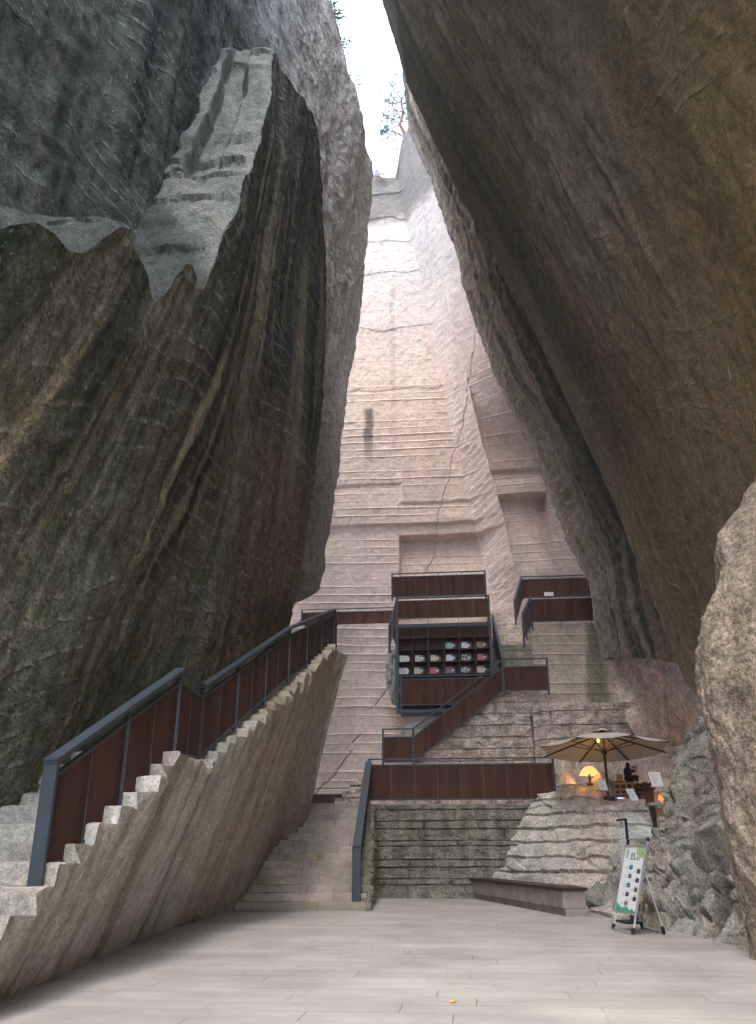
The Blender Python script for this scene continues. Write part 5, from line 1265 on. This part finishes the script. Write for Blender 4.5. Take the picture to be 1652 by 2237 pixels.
MB().box(xa_, xb_ - 0.1, ya_ - 0.02, yb_, zb_ + 0.002, zb_ + 0.03).build('cabinet_top', M['darkwood'], wc)
xs_, xe_, _, _, zs_, ze_ = cb(1350, 1362, 1690, 1707, CYK, 0.2)
wb = MB().box(xs_, xe_, CYK + 0.1, CYK + 0.25, zb_ + 0.034, ze_).build('wood_block', M['wood']); props(wb, 'upright carved wooden block on the cabinet, left of the dark figurine', 'ornament')
# figurine
fg = WY(1376, 1708, CYK + 0.2); fz = zb_ + 0.032
def blobs(bl, vox=0.018):
    bm = bmesh.new()
    for c, r_ in bl:
        mt_ = Matrix.Translation(c) @ Matrix.Diagonal((*r_, 1)); bmesh.ops.create_icosphere(bm, subdivisions=3, radius=1, matrix=mt_)
    me = bpy.data.meshes.new('figurine'); bm.to_mesh(me); bm.free(); return me
x_, y_ = fg.x, fg.y
me = blobs([(Vector((x_, y_, fz + 0.09)), (0.16, 0.13, 0.1)), (Vector((x_ - 0.03, y_, fz + 0.25)), (0.12, 0.1, 0.17)), (Vector((x_ - 0.02, y_, fz + 0.38)), (0.05, 0.05, 0.06)), (Vector((x_ - 0.01, y_ - 0.01, fz + 0.46)), (0.062, 0.065, 0.075)),
            (Vector((x_ + 0.08, y_ - 0.09, fz + 0.28)), (0.12, 0.045, 0.045)), (Vector((x_ + 0.09, y_ + 0.08, fz + 0.29)), (0.12, 0.045, 0.045)), (Vector((x_ + 0.15, y_ - 0.07, fz + 0.12)), (0.1, 0.05, 0.06)), (Vector((x_ + 0.2, y_ + 0.06, fz + 0.09)), (0.07, 0.05, 0.09))])
fo = link('figurine', me, M['iron']); md_ = fo.modifiers.new('join', 'REMESH'); md_.mode = 'VOXEL'; md_.voxel_size = 0.014; md_.use_smooth_shade = True
props(fo, 'dark statuette of a seated reader holding a book, on the cabinet', 'figurine')
MB().box(x_ + 0.1, x_ + 0.22, y_ - 0.09, y_ + 0.09, fz + 0.35, fz + 0.43).build('book', M['wood'], fo)
# display case with led tube
dcs = empty('display_case', WY(1356, 1750, 24.6), 'small glass display case with a violet white light tube', 'case')
xa_, xb_, ya_, yb_, za2_, zb2_ = cb(1346, 1392, 1739, 1775, 24.7, 0.5)
MB().box(xa_, xb_, ya_, yb_, za2_, zb2_).build('case', M['glass'], dcs)
xs_, xe_, _, _, zs_, ze_ = cb(1349, 1368, 1741.5, 1744, 24.66, 0.02)
MB().box(xs_, xe_, 24.66, 24.69, zs_, ze_).build('light_tube', M['led'], dcs)
for k in range(7):
    xk = xs_ + (xb_ - xs_) * (k + 0.6) / 7; hk = 0.05 + 0.06 * rnd.random()
    MB().lathe([(0, 0), (0.025, 0), (0.03, hk * 0.5), (0.012, hk), (0, hk)], (xk, 24.66, zs_ - 0.17), 8).build('bottle', M['alu'] if k % 2 else M['black'], dcs)
# pagoda model
pg = WY(1412, 1746, 25.0)
po = empty('pagoda_model', pg, 'dark red wooden pagoda model with upturned eaves on the counter', 'ornament')
MB().box(pg.x - 0.2, pg.x + 0.2, 24.85, 25.2, pg.z - 0.1, pg.z + 0.22).build('body', M['pagoda'], po)
for zz_, hw_ in ((0.1, 0.3), (0.23, 0.26), (0.34, 0.16)):
    m = MB(); b4 = [(-1, -1), (1, -1), (1, 1), (-1, 1)]; mids = [(0, -1), (1, 0), (0, 1), (-1, 0)]; vs = []
    for (a, b), (c, d) in zip(b4, mids):
        vs.append((pg.x + a * hw_, 25.02 + b * hw_ * 0.75, pg.z + zz_ + 0.07)); vs.append((pg.x + c * hw_ * 0.9, 25.02 + d * hw_ * 0.68, pg.z + zz_))
    vs.append((pg.x, 25.02, pg.z + zz_ + 0.13)); vs.append((pg.x, 25.02, pg.z + zz_ - 0.02))
    m.add(vs, [(i, (i + 1) % 8, 8) for i in range(8)] + [((i + 1) % 8, i, 9) for i in range(8)]); m.build('roof', M['pagoda'], po)
for dx_ in (-0.17, 0, 0.17): MB().lathe([(0.02, 0), (0.028, 0.05), (0.006, 0.1), (0, 0.17)], (pg.x + dx_, 25.02, pg.z + 0.36), 8).build('finial', M['iron'], po)
# cards and framed papers
def card(label, x, y, Y, wd, hg, tilt, mat, cat='card', name='menu_card', base=True, mark=True):
    c = WY(x, y, Y); o = empty(name, c, label, cat)
    dx_ = Vector((math.cos(0.2), -math.sin(0.2), 0)); uy = Vector((tilt * 0.5, 0.35, 1)).normalized(); nn = dx_.cross(uy)
    a = [c - dx_ * wd / 2, c + dx_ * wd / 2, c + dx_ * wd / 2 + uy * hg, c - dx_ * wd / 2 + uy * hg]
    if nn.y > 0: nn = -nn
    MB().prism(a, -nn * 0.012).build('sheet', mat, o)
    if mark:
        for k in range(5):
            b0_ = c - dx_ * wd * 0.34 + uy * hg * (0.2 + 0.14 * k) + nn * 0.002
            MB().prism([b0_, b0_ + dx_ * wd * (0.3 + 0.1 * (k % 3)), b0_ + dx_ * wd * (0.3 + 0.1 * (k % 3)) + uy * hg * 0.04, b0_ + uy * hg * 0.04], nn * 0.001).build('print', M['greyink'], o)
    if base: MB().beam(c - dx_ * wd * 0.6 + nn * 0.03 - UP * 0.01, c + dx_ * wd * 0.6 + nn * 0.03 - UP * 0.01, 0.1, 0.025).build('stand', M['wood'], o)
    return o
card('white menu card on a little wooden easel, on the rock beside the umbrella pole', 1321, 1727, 24.6, 0.21, 0.31, -0.35, M['white'])
card('white price card leaning on the counter in front of the cabinet', 1388, 1748, 24.0, 0.2, 0.34, -0.7, M['white'], base=False)
card('pale blue certificate board hung on the rock behind the counter', 1437, 1717, 27.4, 0.34, 0.46, -0.2, M['white'], 'board', 'notice_board', False)
card('small framed picture beside the pale certificate board', 1457, 1718, 27.4, 0.24, 0.26, -0.2, M['canvas'], 'picture', 'framed_picture', False)
# table, chairs, small lamp
TZ = WY(1440, 1752, 23.6).z
tb = empty('table', WY(1440, 1840, 23.6), 'grey wooden bar table at the cave counter, cut off by the rock', 'table')
xa_ = WY(1417, 1750, 23.6).x; xb_ = xa_ + 1.1
tt_ = MB().box(xa_, xb_, 23.55, 24.15, TZ - 0.07, TZ).build('table_top', M['greywood'] if 'greywood' in M else plain('grey_wood', (0.3, 0.26, 0.2), 0.6, 0.2, 10), tb)
gw = tt_.data.materials[0]
for xx in (xa_ + 0.42, xa_ + 1.0): MB().beam((xx, 23.62, 1.3), (xx - 0.06, 23.62, TZ - 0.072), 0.06, 0.06).build('leg', gw, tb)
MB().beam((xa_ + 0.1, 23.7, 1.3), (xa_ - 0.02, 23.7, TZ - 0.072), 0.035, 0.035).build('leg', gw, tb)
MB().beam((xa_ + 0.45, 23.62, 1.95), (xa_ + 1.0, 23.62, 1.95), 0.05, 0.05).build('stretcher', gw, tb)
sb = empty('slatted_chair', (xa_ + 0.75, 24.3, 1.5), 'orange wooden slat back chair behind the bar table', 'chair')
for k, yv in enumerate((1733, 1769, 1778)):
    zc_ = WY(1460, yv, 24.4).z; MB().box(xa_ + 0.32, xa_ + 1.1, 24.38, 24.42, zc_ - 0.06, zc_ + 0.06).build('slat', M['wood'], sb)
for xx in (xa_ + 0.34, xa_ + 1.08): MB().box(xx - 0.025, xx + 0.025, 24.425, 24.475, 1.5, WY(1460, 1725, 24.4).z).build('post', gw, sb)
MB().box(xa_ + 0.32, xa_ + 1.1, 24.48, 24.9, 1.95, 2.0).build('seat', M['wood'], sb)
ll = WY(1445.5, 1752, 23.8); ol = empty('table_lamp', ll, 'tiny orange glowing mushroom lamp on the bar table', 'lamp')
MB().lathe([(0.075, 0.08), (0.07, 0.17), (0.04, 0.2), (0, 0.205)], Vector((ll.x, 23.8, TZ)), 16).build('lamp_shade', M['glow'], ol, True)
MB().lathe([(0, 0), (0.045, 0.0), (0.045, 0.015), (0.012, 0.03), (0.012, 0.09), (0, 0.09)], Vector((ll.x, 23.8, TZ)), 12).build('lamp_base', M['black'], ol, True)
lamp((ll.x, 23.78, TZ + 0.06), 0.8, (1.0, 0.35, 0.08), 0.03)
# dark mass under the table: a storage counter
ct = MB().box(3.3, 5.1, 25.2, 25.8, 1.5, WY(1368, 1739, CYK).z - 0.005).build('counter', M['darkwood']); props(ct, 'dark wooden counter carrying the cabinet and the pagoda in the cave', 'counter')

# ================================================================== TREE AND PLANTS
M['bark'] = plain('pine_bark', (0.12, 0.075, 0.05), 0.9, 0.3, 8)
M['needle'] = plain('pine_needles', (0.05, 0.085, 0.04), 0.7, 0.3, 3)
M['leaf'] = plain('fresh_leaves', (0.16, 0.26, 0.04), 0.6, 0.3, 3)
M['straw'] = plain('dry_straw', (0.45, 0.38, 0.24), 0.8, 0.2, 5)
PYD = 38.6
pt_ = [WY(x, y, PYD) for x, y in ((889, 330), (886, 310), (884, 292), (874, 272), (877, 262), (881, 246), (877, 228), (877, 214))]
tn = empty('pine_tree', pt_[0], 'thin crooked pine tree with sparse tufts on the rim of the gorge', 'tree')
MB().tube(pt_, [0.13, 0.12, 0.11, 0.095, 0.09, 0.075, 0.06, 0.04], 8).build('trunk', M['bark'], tn, True)
rg = random.Random(8)
limbs = [[(885, 300), (868, 292), (850, 285), (838, 280)], [(874, 272), (858, 280), (842, 286), (828, 286)], [(874, 272), (864, 262), (846, 258), (834, 266)], [(877, 222), (862, 226), (846, 224), (834, 220)], [(877, 216), (868, 205), (858, 196), (856, 178)], [(877, 216), (884, 206), (888, 190), (880, 172)],
         [(877, 228), (888, 224), (896, 228)], [(881, 246), (868, 240), (858, 244), (852, 250)], [(881, 246), (890, 252), (896, 260)], [(886, 308), (892, 296), (898, 290)]]
nd = MB()
for lb in limbs:
    q = [WY(x, y, PYD + rg.uniform(-0.5, 0.5)) for x, y in lb]; q[0] = WY(*lb[0], PYD)
    MB().tube(q, [0.045] + [0.028] * (len(q) - 2) + [0.014], 6).build('branch', M['bark'], tn, True)
    for i in range(13):
        t_ = rg.uniform(0.35, 1.05); k = min(int(t_ * (len(q) - 1)), len(q) - 2); c = lerp(q[k], q[k + 1], min(t_ * (len(q) - 1) - k, 1.1)) + Vector((rg.gauss(0, 0.16), rg.gauss(0, 0.35), rg.gauss(0, 0.15)))
        for _ in range(11):
            d = Vector((rg.gauss(0, 1), rg.gauss(0, 1), rg.gauss(0.5, 0.8))).normalized() * rg.uniform(0.14, 0.3); s0 = d.cross(Vector((rg.random(), rg.random(), 1))).normalized() * 0.016
            nd.add([c - s0, c + s0, c + d + s0 * 0.3, c + d - s0 * 0.3], [(0, 1, 2, 3)])
nd.build('crown', M['needle'], tn)
def tuft(name, label, c, n, L, mat, drop=0.0, wd=0.03, cat='plant', seed=1):
    rg = random.Random(seed); m = MB()
    for _ in range(n):
        a = rg.uniform(0, 6.28); r_ = rg.uniform(0.3, 1) * L; p = Vector(c) + Vector((rg.gauss(0, 0.12), rg.gauss(0, 0.2), rg.gauss(0, 0.1)))
        d = Vector((math.cos(a), math.sin(a) * 0.7, rg.uniform(0.1, 1.0) - drop)); s0 = d.cross(UP).normalized() * wd
        m1 = p + d * r_ * 0.5 + UP * 0.12 * r_; e = p + d * r_ - UP * 0.2 * r_
        m.add([p - s0 * 0.4, p + s0 * 0.4, m1 + s0, m1 - s0, e], [(0, 1, 2, 3), (3, 2, 4)])
    return props(m.build(name, mat), label, cat)
tuft('rock_plant', 'bright green fern tuft high on the left rim against the sky', WY(717, 40, 24.6) + Vector((0.12, 0, 0)), 60, 0.75, M['leaf'], 0.3, 0.035, seed=2)
tuft('rock_plant', 'small green tuft on the left rim, lower than the fern', WY(746, 98, 26.2) + Vector((0.1, 0, 0)), 40, 0.5, M['leaf'], 0.3, 0.03, seed=3)
tuft('rock_plant', 'tiny green tuft on the rounded shoulder of the left rim', WY(775, 175, 27.2) + Vector((0.1, 0, 0)), 26, 0.35, M['leaf'], 0.2, 0.025, seed=4)
tuft('dry_grass', 'pale dry grass hanging near the top of the pink face', WY(828, 378, 37.7), 70, 0.9, M['straw'], 0.9, 0.014, 'grass', seed=5)


# ================================================================== AIR
hz = bpy.data.materials.new('misty_air'); hz.use_nodes = True; ht = hz.node_tree; ht.nodes.clear()
ho = ht.nodes.new('ShaderNodeOutputMaterial'); hv = ht.nodes.new('ShaderNodeVolumePrincipled')
hv.inputs['Color'].default_value = (0.9, 0.95, 1.0, 1); hv.inputs['Density'].default_value = 0.0009; hv.inputs['Anisotropy'].default_value = 0.5
ht.links.new(hv.outputs[0], ho.inputs['Volume'])
props(MB().box(-80, 80, -80, 80, -1.4, 48).build('haze', hz), 'thin misty air filling the gorge', kind='stuff')
